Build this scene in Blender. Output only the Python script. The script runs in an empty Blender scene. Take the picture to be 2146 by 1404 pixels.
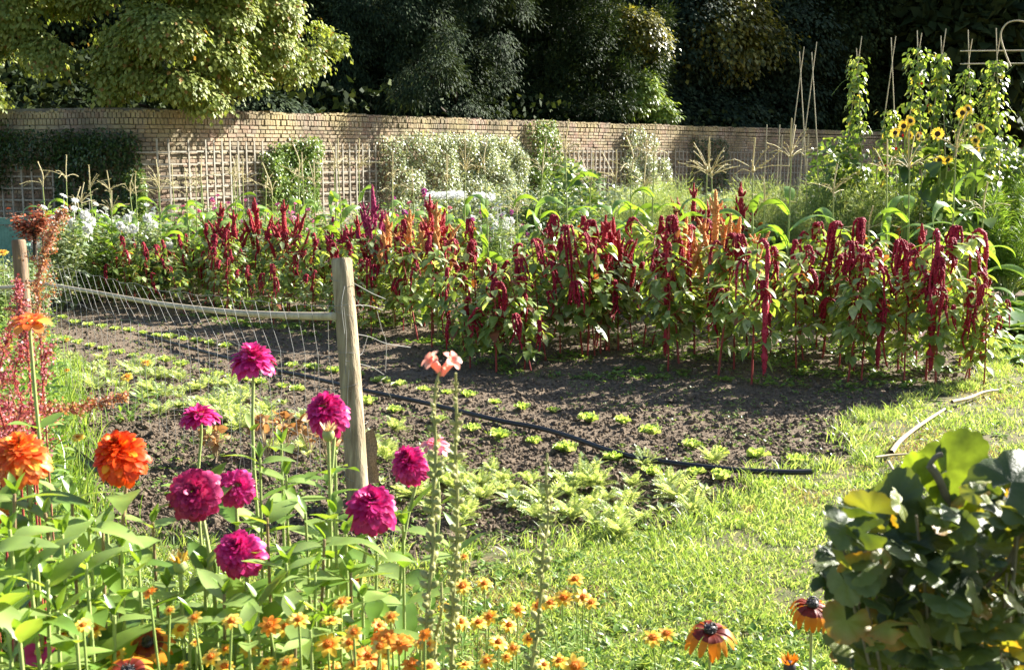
import bpy, math
import numpy as np
from mathutils import Vector, Matrix
R = np.random.default_rng(11)
rad = math.radians
SC = bpy.context.scene
COL = SC.collection
# ---------------------------------------------------------------- camera, sky, sun, exposure
FPX, PW, PH = 2300.0, 2146, 1404
PITCH, CAMZ = rad(8.7), 1.55
cam = bpy.data.cameras.new('camera'); camo = bpy.data.objects.new('camera', cam); COL.objects.link(camo)
cam.sensor_width = 36; cam.lens = FPX / PW * 36; cam.clip_start = 0.05; cam.clip_end = 2000
camo.location = (0, 0, CAMZ); camo.rotation_euler = (rad(90) - PITCH, 0, 0)
cam.dof.use_dof = True; cam.dof.focus_distance = 6.5; cam.dof.aperture_fstop = 14
SC.camera = camo
SUN_AZ, SUN_EL = rad(31), rad(29)
sdir = Vector((math.cos(SUN_AZ) * math.cos(SUN_EL), math.sin(SUN_AZ) * math.cos(SUN_EL), math.sin(SUN_EL)))
sl = bpy.data.lights.new('sun', 'SUN'); sl.energy = 5.0; sl.angle = rad(0.55); sl.color = (1.0, 0.955, 0.87)
so = bpy.data.objects.new('sun', sl); so.rotation_euler = sdir.to_track_quat('Z', 'Y').to_euler(); COL.objects.link(so)
world = bpy.data.worlds.new('World'); SC.world = world; world.use_nodes = True
wn = world.node_tree.nodes; bg = wn['Background']; sky = wn.new('ShaderNodeTexSky')
sky.sky_type = 'NISHITA'; sky.sun_disc = False; sky.sun_elevation = SUN_EL; sky.sun_rotation = rad(90) - SUN_AZ
world.node_tree.links.new(sky.outputs[0], bg.inputs[0]); bg.inputs[1].default_value = 0.052
SC.view_settings.view_transform = 'Standard'; SC.view_settings.look = 'None'; SC.view_settings.gamma = 1.0
SC.view_settings.exposure = 2.08
cy = SC.cycles
cy.use_adaptive_sampling = True; cy.adaptive_threshold = 0.015; cy.use_denoising = True
cy.max_bounces = 6; cy.diffuse_bounces = 3; cy.glossy_bounces = 2; cy.transmission_bounces = 4
cy.sample_clamp_indirect = 6.0; cy.caustics_reflective = False; cy.caustics_refractive = False

# ---------------------------------------------------------------- pixels of the photograph to points of the place
cP, sP = math.cos(PITCH), math.sin(PITCH)
def ray(px, py):
    x = (px - PW / 2) / FPX; y = -(py - PH / 2) / FPX
    return np.array([x, cP + y * sP, -sP + y * cP])
def at(px, py, D):
    d = ray(px, py); p = d * (D / d[1]); p[2] += CAMZ; return p
def onz(px, py, z=0.0):
    d = ray(px, py); p = d * ((z - CAMZ) / d[2]); p[2] = z; return p
# ---------------------------------------------------------------- mesh helpers
def nrm(a): return a / np.maximum(np.linalg.norm(a, axis=-1, keepdims=True), 1e-9)
def frames(d, hint, s=1.0):
    Y = nrm(np.asarray(d, float)); h = np.asarray(hint, float) + np.zeros_like(Y)
    Z = nrm(h - (h * Y).sum(-1, keepdims=True) * Y); X = np.cross(Y, Z)
    M = np.stack([X, Y, Z], -1)
    s = np.asarray(s, float)
    if s.ndim == 1: s = s[:, None, None]
    elif s.ndim == 2: s = s[:, None, :]
    return M * s
class Geo:
    def __init__(s): s.v = []; s.f = []; s.m = []; s.n = 0
    def add(s, V, F, m=0):
        V = np.asarray(V, np.float32).reshape(-1, 3); F = np.asarray(F)
        s.v.append(V); s.f.append(F + s.n); s.m.append(np.full(len(F), m) if np.isscalar(m) else np.asarray(m)); s.n += len(V); return s
    def inst(s, T, M, P, m=0):
        V, F = T[0], T[1]; P = np.asarray(P, float)
        k, n = len(P), len(V)
        if k == 0: return s
        Vn = np.einsum('kij,nj->kni', M, V) + P[:, None]
        Fn = (F[None] + (np.arange(k) * n)[:, None, None]).reshape(-1, F.shape[1])
        if len(T) > 2: m = np.tile(T[2], k)
        return s.add(Vn.reshape(-1, 3), Fn, m)
    def build(s, name, mats, parent=None, smooth=True, loc=None):
        me = bpy.data.meshes.new(name)
        V = np.concatenate(s.v); me.vertices.add(len(V)); me.vertices.foreach_set('co', V.astype(np.float32).ravel())
        idx = np.concatenate([f.ravel() for f in s.f]).astype(np.int32)
        tot = np.concatenate([np.full(len(f), f.shape[1]) for f in s.f]); st = np.concatenate([[0], np.cumsum(tot)[:-1]]).astype(np.int32)
        me.loops.add(len(idx)); me.loops.foreach_set('vertex_index', idx)
        me.polygons.add(len(st)); me.polygons.foreach_set('loop_start', st)
        me.polygons.foreach_set('material_index', np.concatenate(s.m).astype(np.int32))
        me.polygons.foreach_set('use_smooth', np.full(len(st), smooth))
        if not isinstance(mats, (list, tuple)): mats = [mats]
        for m in mats: me.materials.append(m)
        me.update(calc_edges=True)
        o = bpy.data.objects.new(name, me); COL.objects.link(o)
        if parent is not None: o.parent = parent
        if loc is not None: o.location = loc
        return o
def empty(name, loc, label=None, cat=None, group=None, rz=0.0, s=1.0):
    o = bpy.data.objects.new(name, None); COL.objects.link(o); o.empty_display_size = 0.1
    o.location = tuple(float(c) for c in loc); o.rotation_euler = (0, 0, rz); o.scale = (s, s, s) if np.isscalar(s) else s
    return tag(o, label, cat, group)
def tag(o, label=None, cat=None, group=None, kind=None):
    if label: o['label'] = label
    if cat: o['category'] = cat
    if group: o['group'] = group
    if kind: o['kind'] = kind
    return o
def dup(root, loc, rz=0.0, s=1.0, label=None, tilt=(0, 0)):
    r = root.copy(); COL.objects.link(r); r.location = tuple(float(c) for c in loc); r.rotation_euler = (tilt[0], tilt[1], rz)
    r.scale = (s, s, s) if np.isscalar(s) else s
    if label: r['label'] = label
    for ch in root.children:
        c = ch.copy(); COL.objects.link(c); c.parent = r
        for g in ch.children:
            d = g.copy(); COL.objects.link(d); d.parent = c
    return r
def place(proto, used, loc, rz=0.0, s=1.0, label=None, tilt=(0, 0)):
    """the first placing moves the proto itself, later ones copy it"""
    if id(proto) in used: return dup(proto, loc, rz, s, label, tilt)
    used.add(id(proto)); proto.location = tuple(float(c) for c in loc); proto.rotation_euler = (tilt[0], tilt[1], rz)
    proto.scale = (s, s, s) if np.isscalar(s) else s
    if label: proto['label'] = label
    return proto
def tube(g, path, r, n=6, m=0, cap=True):
    path = np.asarray(path, float); k = len(path)
    r = np.broadcast_to(np.asarray(r, float), (k,))
    t = np.gradient(path, axis=0); t = nrm(t)
    ref = np.array([0, 0, 1.0]) if abs(t[0][2]) < 0.9 else np.array([1.0, 0, 0])
    u = np.zeros_like(path); a = nrm(np.cross(t[0], ref)); u[0] = a
    for i in range(1, k):
        a = a - (a @ t[i]) * t[i]; a = a / max(np.linalg.norm(a), 1e-9); u[i] = a
    w = np.cross(t, u); th = np.linspace(0, 2 * np.pi, n, endpoint=False)
    V = path[:, None] + r[:, None, None] * (u[:, None] * np.cos(th)[None, :, None] + w[:, None] * np.sin(th)[None, :, None])
    i = np.arange(k - 1)[:, None] * n; j = np.arange(n)[None]; j2 = (j + 1) % n
    F = np.stack([i + j, i + j2, i + n + j2, i + n + j], -1).reshape(-1, 4)
    g.add(V, F, m)
    if cap and n >= 3:
        c = V[-1]; g.add(np.vstack([c, path[-1] + t[-1] * r[-1] * .3]), np.array([[a, (a + 1) % n, n] for a in range(n)]), m)
    return g
def box(g, c, s, m=0, rz=0.0):
    c = np.asarray(c, float); s = np.asarray(s, float) / 2
    V = np.array([[x, y, z] for x in (-1, 1) for y in (-1, 1) for z in (-1, 1)], float) * s
    ca, sa = math.cos(rz), math.sin(rz); V = np.c_[V[:, 0] * ca - V[:, 1] * sa, V[:, 0] * sa + V[:, 1] * ca, V[:, 2]]
    g.add(V + c, np.array([[0, 1, 3, 2], [4, 6, 7, 5], [0, 4, 5, 1], [2, 3, 7, 6], [0, 2, 6, 4], [1, 5, 7, 3]]), m); return g
def bez(pts, n=12):
    """smooth line through points (Catmull-Rom)"""
    P = np.asarray(pts, float); P = np.vstack([2 * P[0] - P[1], P, 2 * P[-1] - P[-2]]); out = []
    for i in range(1, len(P) - 2):
        for t in np.linspace(0, 1, n, endpoint=False):
            a, b, c, d = P[i - 1], P[i], P[i + 1], P[i + 2]
            out.append(0.5 * ((2 * b) + (c - a) * t + (2 * a - 5 * b + 4 * c - d) * t * t + (3 * b - a - 3 * c + d) * t ** 3))
    out.append(P[-2]); return np.array(out)
def leaf(w=0.5, n=4, droop=0.15, fold=0.25, a=0.8, wav=0.0, stalk=0.0, tipz=0.0, jag=0.0, m2=None):
    """leaf along +Y of length 1, face up +Z; a < 1 puts the widest place nearer the base"""
    t = np.linspace(0, 1, n + 1); wd = w / 2 * np.sin(np.pi * t ** a) ** 0.8; wd[0] = 0.012; wd[-1] = 0.004
    if jag: wd = wd * (1 + jag * np.where(np.arange(n + 1) % 2 == 0, -1, 1))
    z = -droop * t * t + tipz * t ** 4; ph = t * 9
    L = np.c_[-wd, stalk + t, z + fold * wd + wav * np.sin(ph) * (wd > .02)]; C = np.c_[0 * t, stalk + t, z]; Q = np.c_[wd, stalk + t, z + fold * wd + wav * np.cos(ph) * (wd > .02)]
    V = np.concatenate([L, C, Q]); k = n + 1; i = np.arange(n)
    F = np.concatenate([np.c_[i, i + k, i + k + 1, i + 1], np.c_[i + k, i + 2 * k, i + 2 * k + 1, i + k + 1]])
    if stalk:
        V = np.vstack([V, [[-.012, 0, 0], [.012, 0, 0]]]); nV = len(V)
        F = np.vstack([F, [[nV - 2, nV - 1, 2 * k, 0]]])
    return V, F
def quadleaf(w=.5, droop=.1):
    return np.array([[0, 0, 0], [-w / 2, .45, .04], [0, 1, -droop], [w / 2, .45, .04]], float), np.array([[0, 3, 2, 1]])
OCT = (np.array([[1, 0, 0], [-1, 0, 0], [0, 1, 0], [0, -1, 0], [0, 0, 1], [0, 0, -1]], float),
       np.array([[0, 2, 4], [2, 1, 4], [1, 3, 4], [3, 0, 4], [2, 0, 5], [1, 2, 5], [3, 1, 5], [0, 3, 5]]))
def ico(sub=1):
    import bmesh
    b = bmesh.new(); bmesh.ops.create_icosphere(b, subdivisions=sub, radius=1.0); b.verts.ensure_lookup_table()
    V = np.array([v.co[:] for v in b.verts]); F = np.array([[v.index for v in f.verts] for f in b.faces]); b.free(); return V, F
ICO1, ICO2 = ico(1), ico(2)
def rdir(k, zlo=-1, zhi=1):
    z = R.uniform(zlo, zhi, k); a = R.uniform(0, 2 * np.pi, k); q = np.sqrt(1 - z * z); return np.c_[q * np.cos(a), q * np.sin(a), z]
def vnoise(x, y, sc, seed=0):
    x = np.asarray(x) / sc + 1000.3 * (seed + 1); y = np.asarray(y) / sc + 777.7 * (seed + 1)
    xi, yi = np.floor(x).astype(np.int64), np.floor(y).astype(np.int64); fx, fy = x - xi, y - yi
    fx = fx * fx * (3 - 2 * fx); fy = fy * fy * (3 - 2 * fy)
    def h(a, b):
        n = (a * 374761393 + b * 668265263 + seed * 1442695) & 0x7fffffff; n = ((n ^ (n >> 13)) * 1274126177) & 0x7fffffff
        return ((n ^ (n >> 16)) & 0xffff) / 65535.0
    return (h(xi, yi) * (1 - fx) + h(xi + 1, yi) * fx) * (1 - fy) + (h(xi, yi + 1) * (1 - fx) + h(xi + 1, yi + 1) * fx) * fy
def inpoly(x, y, poly):
    c = np.zeros(np.shape(x), bool); n = len(poly)
    for i in range(n):
        x1, y1 = poly[i][:2]; x2, y2 = poly[(i + 1) % n][:2]
        if y1 == y2: continue
        k = ((y1 > y) != (y2 > y)) & (x < (x2 - x1) * (y - y1) / (y2 - y1) + x1); c ^= k
    return c
ONES = 'zeroth first second third fourth fifth sixth seventh eighth ninth tenth eleventh twelfth thirteenth fourteenth fifteenth sixteenth seventeenth eighteenth nineteenth'.split()
TENS = ['', '', 'twenty', 'thirty', 'forty', 'fifty', 'sixty', 'seventy', 'eighty', 'ninety']
TENTH = ['', '', 'twentieth', 'thirtieth', 'fortieth', 'fiftieth', 'sixtieth', 'seventieth', 'eightieth', 'ninetieth']
def nth(n):
    if n < 20: return ONES[n]
    return TENTH[n // 10] if n % 10 == 0 else TENS[n // 10] + '-' + ONES[n % 10]
# ---------------------------------------------------------------- materials
def newmat(name):
    m = bpy.data.materials.new(name); m.use_nodes = True; nt = m.node_tree; return m, nt, nt.nodes, nt.nodes['Principled BSDF'], nt.nodes['Material Output']
def rgba(c): return (c[0], c[1], c[2], 1.0)
def mixc(nt, f, a, b, mode='MIX'):
    n = nt.nodes.new('ShaderNodeMix'); n.data_type = 'RGBA'; n.blend_type = mode
    for s, v in ((n.inputs[0], f), (n.inputs[6], a), (n.inputs[7], b)):
        if hasattr(v, 'links'): nt.links.new(v, s)
        elif isinstance(v, (int, float)): s.default_value = v
        else: s.default_value = rgba(v)
    return n.outputs[2]
def ramp(nt, f, stops):
    n = nt.nodes.new('ShaderNodeValToRGB'); e = n.color_ramp.elements
    while len(e) < len(stops): e.new(0.5)
    for i, (p, c) in enumerate(stops): e[i].position = p; e[i].color = rgba(c)
    nt.links.new(f, n.inputs[0]); return n.outputs[0]
def noise(nt, sc, det=3, rough=.5, vec=None, out=0):
    n = nt.nodes.new('ShaderNodeTexNoise'); n.inputs['Scale'].default_value = sc; n.inputs['Detail'].default_value = det; n.inputs['Roughness'].default_value = rough
    if vec is None:
        tc = nt.nodes.new('ShaderNodeTexCoord'); vec = tc.outputs['Object']
    nt.links.new(vec, n.inputs['Vector']); return n.outputs[out]
def bump(nt, h, bs, st=.5, d=.01):
    b = nt.nodes.new('ShaderNodeBump'); b.inputs['Strength'].default_value = st; b.inputs['Distance'].default_value = d
    nt.links.new(h, b.inputs['Height']); nt.links.new(b.outputs[0], bs.inputs['Normal']); return b
def leafmat(name, c1, c2, c3=None, trans=.4, rough=.42, spec=.5, tmul=(1.5, 1.35, .6), nsc=None, c4=None, thr=.9):
    m, nt, N, bs, out = newmat(name); L = nt.links
    geo = N.new('ShaderNodeNewGeometry'); rnd = geo.outputs['Random Per Island']
    stops = [(0, c1), (.55 if c3 else 1, c2)] + ([(1, c3)] if c3 else [])
    col = ramp(nt, rnd, stops)
    if c4: # a few leaves of another colour
        mt = N.new('ShaderNodeMath'); mt.operation = 'GREATER_THAN'; L.new(rnd, mt.inputs[0]); mt.inputs[1].default_value = thr
        col = mixc(nt, mt.outputs[0], col, c4)
    if nsc:
        nz = noise(nt, nsc, 2); mr = N.new('ShaderNodeMapRange'); L.new(nz, mr.inputs[0]); mr.inputs[1].default_value = .3; mr.inputs[2].default_value = .7; mr.inputs[3].default_value = .7; mr.inputs[4].default_value = 1.25
        vm = N.new('ShaderNodeVectorMath'); vm.operation = 'SCALE'; L.new(col, vm.inputs[0]); L.new(mr.outputs[0], vm.inputs['Scale']); col = vm.outputs[0]
    L.new(col, bs.inputs['Base Color']); bs.inputs['Roughness'].default_value = rough; bs.inputs['Specular IOR Level'].default_value = spec
    tr = N.new('ShaderNodeBsdfTranslucent'); tc = mixc(nt, 1.0, col, tmul, 'MULTIPLY'); L.new(tc, tr.inputs[0])
    mx = N.new('ShaderNodeMixShader'); mx.inputs[0].default_value = trans; L.new(bs.outputs[0], mx.inputs[1]); L.new(tr.outputs[0], mx.inputs[2]); L.new(mx.outputs[0], out.inputs[0])
    return m
def plain(name, c1, c2=None, nsc=20, rough=.7, spec=.3, bmp=0, bsc=60, stretch=None, rnd=False):
    m, nt, N, bs, out = newmat(name); vec = None
    if stretch:
        tc = N.new('ShaderNodeTexCoord'); mp = N.new('ShaderNodeMapping'); mp.inputs['Scale'].default_value = stretch; nt.links.new(tc.outputs['Object'], mp.inputs[0]); vec = mp.outputs[0]
    col = None
    if c2 is not None:
        if rnd: f = N.new('ShaderNodeNewGeometry').outputs['Random Per Island']
        else: f = noise(nt, nsc, 5, .6, vec)
        col = ramp(nt, f, [(0.0 if rnd else .33, c1), (1.0 if rnd else .67, c2)]); nt.links.new(col, bs.inputs['Base Color'])
    else: bs.inputs['Base Color'].default_value = rgba(c1)
    bs.inputs['Roughness'].default_value = rough; bs.inputs['Specular IOR Level'].default_value = spec
    if bmp: bump(nt, noise(nt, bsc, 5, .6, vec), bs, bmp, .01)
    return m
# ================================================================ GROUND
def soil_mat():
    m, nt, N, bs, out = newmat('soil')
    a = noise(nt, 3.0, 6, .65); b = noise(nt, 60, 4, .7)
    col = ramp(nt, a, [(.3, (.11, .082, .056)), (.7, (.22, .168, .118))])
    col = mixc(nt, .55, col, ramp(nt, b, [(.35, (.05, .038, .026)), (.65, (.29, .22, .155))]))
    nt.links.new(col, bs.inputs['Base Color']); bs.inputs['Roughness'].default_value = .95; bs.inputs['Specular IOR Level'].default_value = .15
    bump(nt, noise(nt, 90, 6, .75), bs, .9, .015); return m
M_SOIL = soil_mat()
M_TURF = plain('turf_earth', (.07, .085, .025), (.19, .15, .08), nsc=9, rough=.95, bmp=.6, bsc=120)
M_GRASS = leafmat('grass_blade', (.13, .22, .06), (.26, .36, .11), (.52, .56, .34), trans=.5, rough=.38, spec=.6, tmul=(1.35, 1.3, .5))
M_STRAW = leafmat('dead_grass', (.26, .20, .11), (.46, .38, .22), trans=.3, rough=.6)
M_WEED = leafmat('weed_leaf', (.08, .17, .025), (.18, .30, .05), (.32, .40, .12), trans=.4, rough=.35, spec=.6)

lawn_px = [(-500, 1130), (0, 1130), (300, 1140), (480, 1160), (600, 1168), (760, 1165), (880, 1180), (1000, 1150), (1100, 1155), (1230, 1120), (1400, 1105), (1500, 1060), (1560, 1045), (1600, 1020),
           (1640, 988), (1720, 985), (1790, 955), (1780, 915), (1810, 880), (1900, 845), (1980, 820), (2070, 800), (2085, 760), (2120, 735), (2220, 716), (2600, 700)]
LAWN = [onz(*p)[:2] for p in lawn_px] + [np.array((9.0, 2.2)), np.array((-4.0, 2.2))]
def soil_h(x, y):
    c1 = np.abs(vnoise(x, y, .05, 1) - .5) * 2; c2 = np.abs(vnoise(x, y, .12, 2) - .5) * 2; c3 = vnoise(x, y, .45, 3); c4 = vnoise(x, y, .022, 4)
    h = (1 - c1) * .015 + (1 - c2) * .016 + c3 * .04 + c4 * .014 - .06
    return h
g = Geo()
u = np.arange(-.75, .76, .004); ly = np.arange(math.log(2.2), math.log(60), .004); yy = np.exp(ly)
X = u[None] * (yy[:, None] + .6); Y = np.repeat(yy[:, None], len(u), 1)
Z = soil_h(X, Y); near = inpoly(X, Y, LAWN); Z = np.where(near, -.04, Z)
nv, nu = X.shape; i = np.arange(nv - 1)[:, None] * nu + np.arange(nu - 1)[None]
g.add(np.stack([X, Y, Z], -1).reshape(-1, 3), np.stack([i, i + 1, i + nu + 1, i + nu], -1).reshape(-1, 4))
tag(g.build('soil_bed', M_SOIL), kind='structure')
g = Geo(); g.add([[-900, -900, -.12], [900, -900, -.12], [900, 900, -.12], [-900, 900, -.12]], [[0, 1, 2, 3]])
tag(g.build('ground', plain('far_earth', (.05, .07, .02), (.11, .11, .05), nsc=.5, rough=.95)), kind='structure')
# lawn sheet
cs = .05; gx, gy = np.meshgrid(np.arange(-4, 9, cs), np.arange(2.2, 11, cs)); nyy, nxx = gx.shape
keep = inpoly(gx + cs / 2 + (vnoise(gx, gy, .15, 9) - .5) * .12, gy + cs / 2 + (vnoise(gx, gy, .15, 10) - .5) * .12, LAWN)[:-1, :-1]
gz = .0 + (vnoise(gx, gy, .3, 5) - .5) * .02 + (vnoise(gx, gy, .06, 6) - .5) * .012
i = (np.arange(nyy - 1)[:, None] * nxx + np.arange(nxx - 1)[None])[keep]
g = Geo(); g.add(np.stack([gx, gy, gz], -1).reshape(-1, 3), np.stack([i, i + 1, i + nxx + 1, i + nxx], -1)); tag(g.build('lawn', M_TURF), kind='structure')

def blade_t():
    V = np.array([[-.5, 0, 0], [.5, 0, 0], [-.38, .5, .1], [.38, .5, .1], [0, 1, .35]], float); return V, None
def blades(g, P, hgt, wid, lean=.6, m=0):
    k = len(P); d = rdir(k, .0, 1); d[:, 2] = np.abs(d[:, 2]) + .9; d[:, :2] *= lean; d = nrm(d); side = nrm(np.cross(d, rdir(k, -.2, .2) + 1e-3))
    bend = nrm(np.c_[d[:, :2], np.zeros(k)] + rdir(k) * .3); bend[:, 2] = -.25
    b0 = P - side * wid[:, None] / 2; b1 = P + side * wid[:, None] / 2; mid = P + d * hgt[:, None] * .55
    m0 = mid - side * wid[:, None] * .4; m1 = mid + side * wid[:, None] * .4; tip = mid + (d * .6 + bend * .35) * hgt[:, None] * .55
    V = np.stack([b0, b1, m0, m1, tip], 1).reshape(-1, 3); o = (np.arange(k) * 5)[:, None]
    # one mesh island per blade
    s = g.n; g.v.append(V.astype(np.float32)); g.f.append(o + np.array([0, 1, 3, 2]) + s); g.m.append(np.full(k, m)); g.f.append(o + np.array([2, 3, 4]) + s); g.m.append(np.full(k, m)); g.n += len(V)
N0 = 400000
uu = R.uniform(-.62, .62, N0); yl = 1 / R.uniform(1 / 10.5, 1 / 2.6, N0); xx = uu * yl; ok = inpoly(xx, yl, LAWN)
bald = vnoise(xx, yl, .35, 21) * .6 + vnoise(xx, yl, .12, 22) * .4; ok &= (bald > .34) | (R.random(N0) < .3)
xx, yl, bald = xx[ok], yl[ok], bald[ok]
dry = (vnoise(xx, yl, .5, 31) * .6 + vnoise(xx, yl, .15, 32) * .4 > .60) & (R.random(len(xx)) < .6)
hg = R.uniform(.014, .043, len(xx)) * (.6 + .8 * bald) * (.9 + .06 * yl); wd = R.uniform(.0025, .005, len(xx)) * (.6 + .13 * yl)
g = Geo(); P = np.c_[xx, yl, np.full(len(xx), -.005)]
blades(g, P[~dry], hg[~dry], wd[~dry], .9); blades(g, P[dry], hg[dry] * .7, wd[dry], 1.2, 1)
# taller tufts along the edge of the lawn
E = []
for a, b in zip(lawn_px[:-1], lawn_px[1:]):
    A, B = onz(*a)[:2], onz(*b)[:2]; L = np.linalg.norm(B - A); n = int(L * 26)
    E += [A + (B - A) * t + R.normal(0, .07, 2) for t in R.random(n)]
E = np.array(E); E = E[(E[:, 1] < 11) & (abs(E[:, 0]) < .6 * E[:, 1])]
T = np.repeat(E, 22, 0) + R.normal(0, .025, (len(E) * 22, 2))
blades(g, np.c_[T, np.full(len(T), -.02)], R.uniform(.06, .13, len(T)), R.uniform(.003, .006, len(T)), .75)
tag(g.build('grass', [M_GRASS, M_STRAW]), 'short sunlit green grass of the path curving round the vegetable bed', 'grass', kind='stuff')
# clover and weeds in the lawn
def rosette_leaves(g, P, size, nper, T, up=.5, m=0):
    k = len(P) * nper; Q = np.repeat(P, nper, 0); s = np.repeat(size, nper) * R.uniform(.6, 1.15, k)
    d = rdir(k, up - .4, up + .35); g.inst(T, frames(d, np.array([0, 0, 1.0]) + rdir(k) * .35, s), Q + d * .004, m)
WT = leaf(.5, 3, .3, .2)
k = 3800; uu = R.uniform(-.55, .55, k); yl = 1 / R.uniform(1 / 9, 1 / 2.8, k); xx = uu * yl; ok = inpoly(xx, yl, LAWN) & (vnoise(xx, yl, .4, 41) > .48); P = np.c_[xx, yl, np.zeros(k) + .01][ok]
g = Geo(); rosette_leaves(g, P, R.uniform(.018, .04, len(P)), 7, WT, .45)
tag(g.build('clover', M_WEED), 'small broad leaved weeds growing low among the lawn grass', 'weeds', kind='stuff')
# clods
k = 95000; xx = R.uniform(-7.5, 7, k); yl = 1 / R.uniform(1 / 13, 1 / 4.1, k); xx = R.uniform(-.56, .6, k) * yl
ok = ~inpoly(xx, yl, LAWN); xx, yl = xx[ok], yl[ok]; k = len(xx); sz = np.exp(R.normal(math.log(.0068), .5, k)).clip(.0035, .028)
g = Geo(); M = frames(rdir(k), rdir(k), np.c_[sz * R.uniform(.8, 1.4, k), sz * R.uniform(.8, 1.4, k), sz * R.uniform(.5, .9, k)])
V = ICO1[0] * (1 + .3 * R.normal(0, 1, (len(ICO1[0]), 1)).clip(-.8, .8)); g.inst((V, ICO1[1]), M, np.c_[xx, yl, soil_h(xx, yl) + sz * .3])
tag(g.build('soil_clods', M_SOIL, smooth=False), 'loose crumbly dark earth clods scattered over the vegetable bed', 'soil', kind='stuff')
# pale litter and tiny seedlings over the bed
k = 14000; yl = 1 / R.uniform(1 / 13, 1 / 4.2, k); xx = R.uniform(-.56, .6, k) * yl; ok = ~inpoly(xx, yl, LAWN) & (vnoise(xx, yl, .5, 51) > .38); P = np.c_[xx, yl, soil_h(xx, yl) + .005][ok]
g = Geo(); rosette_leaves(g, P, R.uniform(.010, .026, len(P)), 5, WT, .5)
tag(g.build('seedlings', M_WEED), 'tiny green seedlings sprinkled over the bare vegetable bed', 'seedlings', kind='stuff')
# hose along the bed
M_HOSE = plain('black_hose', (.012, .012, .014), rough=.4, spec=.5)
hp = [(300, 702), (430, 738), (560, 772), (650, 791), (760, 817), (880, 842), (960, 861), (1050, 882), (1130, 897), (1200, 917), (1270, 942), (1330, 958), (1400, 969), (1480, 979), (1560, 986), (1640, 989), (1700, 988)]
P = np.array([onz(a, b, .03) for a, b in hp]); g = Geo(); tube(g, bez(P, 8), .0155, 8)
tag(g.build('hose', M_HOSE), 'thin black irrigation hose lying between the two rows of young lettuces', 'hose')
# dry stalks on the grass
M_PALE = plain('dry_stalk', (.46, .36, .20), (.62, .50, .32), nsc=14, rough=.6, stretch=(1, 1, 1))
def stalk_on_grass(px, r, label):
    P = np.array([onz(a, b, .04) for a, b in px]); P = bez(P, 6); g = Geo(); tube(g, P, r * np.linspace(1.1, .6, len(P)), 6)
    tag(g.build('dry_stalk', M_PALE), label, 'stalk')
stalk_on_grass([(1868, 948), (1885, 925), (1915, 900), (1950, 876), (1980, 857)], .014, 'thick pale dry stalk lying slantwise on the lawn edge')
stalk_on_grass([(1995, 842), (2030, 834), (2060, 822), (2092, 817)], .012, 'short pale dry stalk on the grass below the endmost crimson tassels')
stalk_on_grass([(1835, 958), (1875, 953), (1915, 953), (1960, 965)], .007, 'thin yellow stalk end resting across the lawn edge')
stalk_on_grass([(1862, 968), (1880, 995), (1910, 1015), (1950, 1028), (2000, 1036), (2060, 1040)], .009, 'thin yellow bowed stalk lying on the lawn behind the leafy bush')
# ================================================================ BRICK WALL, TRELLIS, CLIMBERS
WT_PX = [(-420, 246, 20.6), (-150, 243, 19.5), (100, 240, 18.8), (300, 238, 18.7), (500, 241, 20.4), (750, 248, 23.1), (930, 253, 25.4), (1100, 258, 27.9), (1260, 263, 30.5), (1410, 268, 33.2), (1610, 274, 37), (1850, 280, 42), (2150, 286, 49), (2500, 290, 58)]
WH = 2.5
wpts = bez([at(a, b, D)[:2] for a, b, D in WT_PX], 12); WHS = [at(a, b, D)[2] / WH for a, b, D in WT_PX]
def WD(px): return float(np.interp(px, [q[0] for q in WT_PX], [q[2] for q in WT_PX]))
seg = np.r_[0, np.cumsum(np.linalg.norm(np.diff(wpts, axis=0), axis=1))]
hseg = seg[np.arange(len(WT_PX)) * 12]
def wp(s): return np.c_[np.interp(s, seg, wpts[:, 0]), np.interp(s, seg, wpts[:, 1])]
def wt(s):
    t = nrm(wp(np.asarray(s) + .05) - wp(np.asarray(s) - .05)); return np.c_[t, np.zeros(len(t))]
def wn_(s): t = wt(s); return np.c_[t[:, 1], -t[:, 0], np.zeros(len(t))]
def s_at(px, z=2.0):   # wall length position seen at a pixel column
    d = ray(px, 300); k = np.arange(0, seg[-1], .02); p = wp(k); return k[np.argmin(np.abs(p[:, 0] / p[:, 1] - d[0] / d[1]))]
def on_wall(s, z, off=0.0):
    s = np.atleast_1d(s); p = wp(s); n = wn_(s); return np.c_[p, (np.zeros(len(s)) + z) * np.interp(s, hseg, WHS)] + n * np.asarray(off).reshape(-1, 1)
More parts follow.
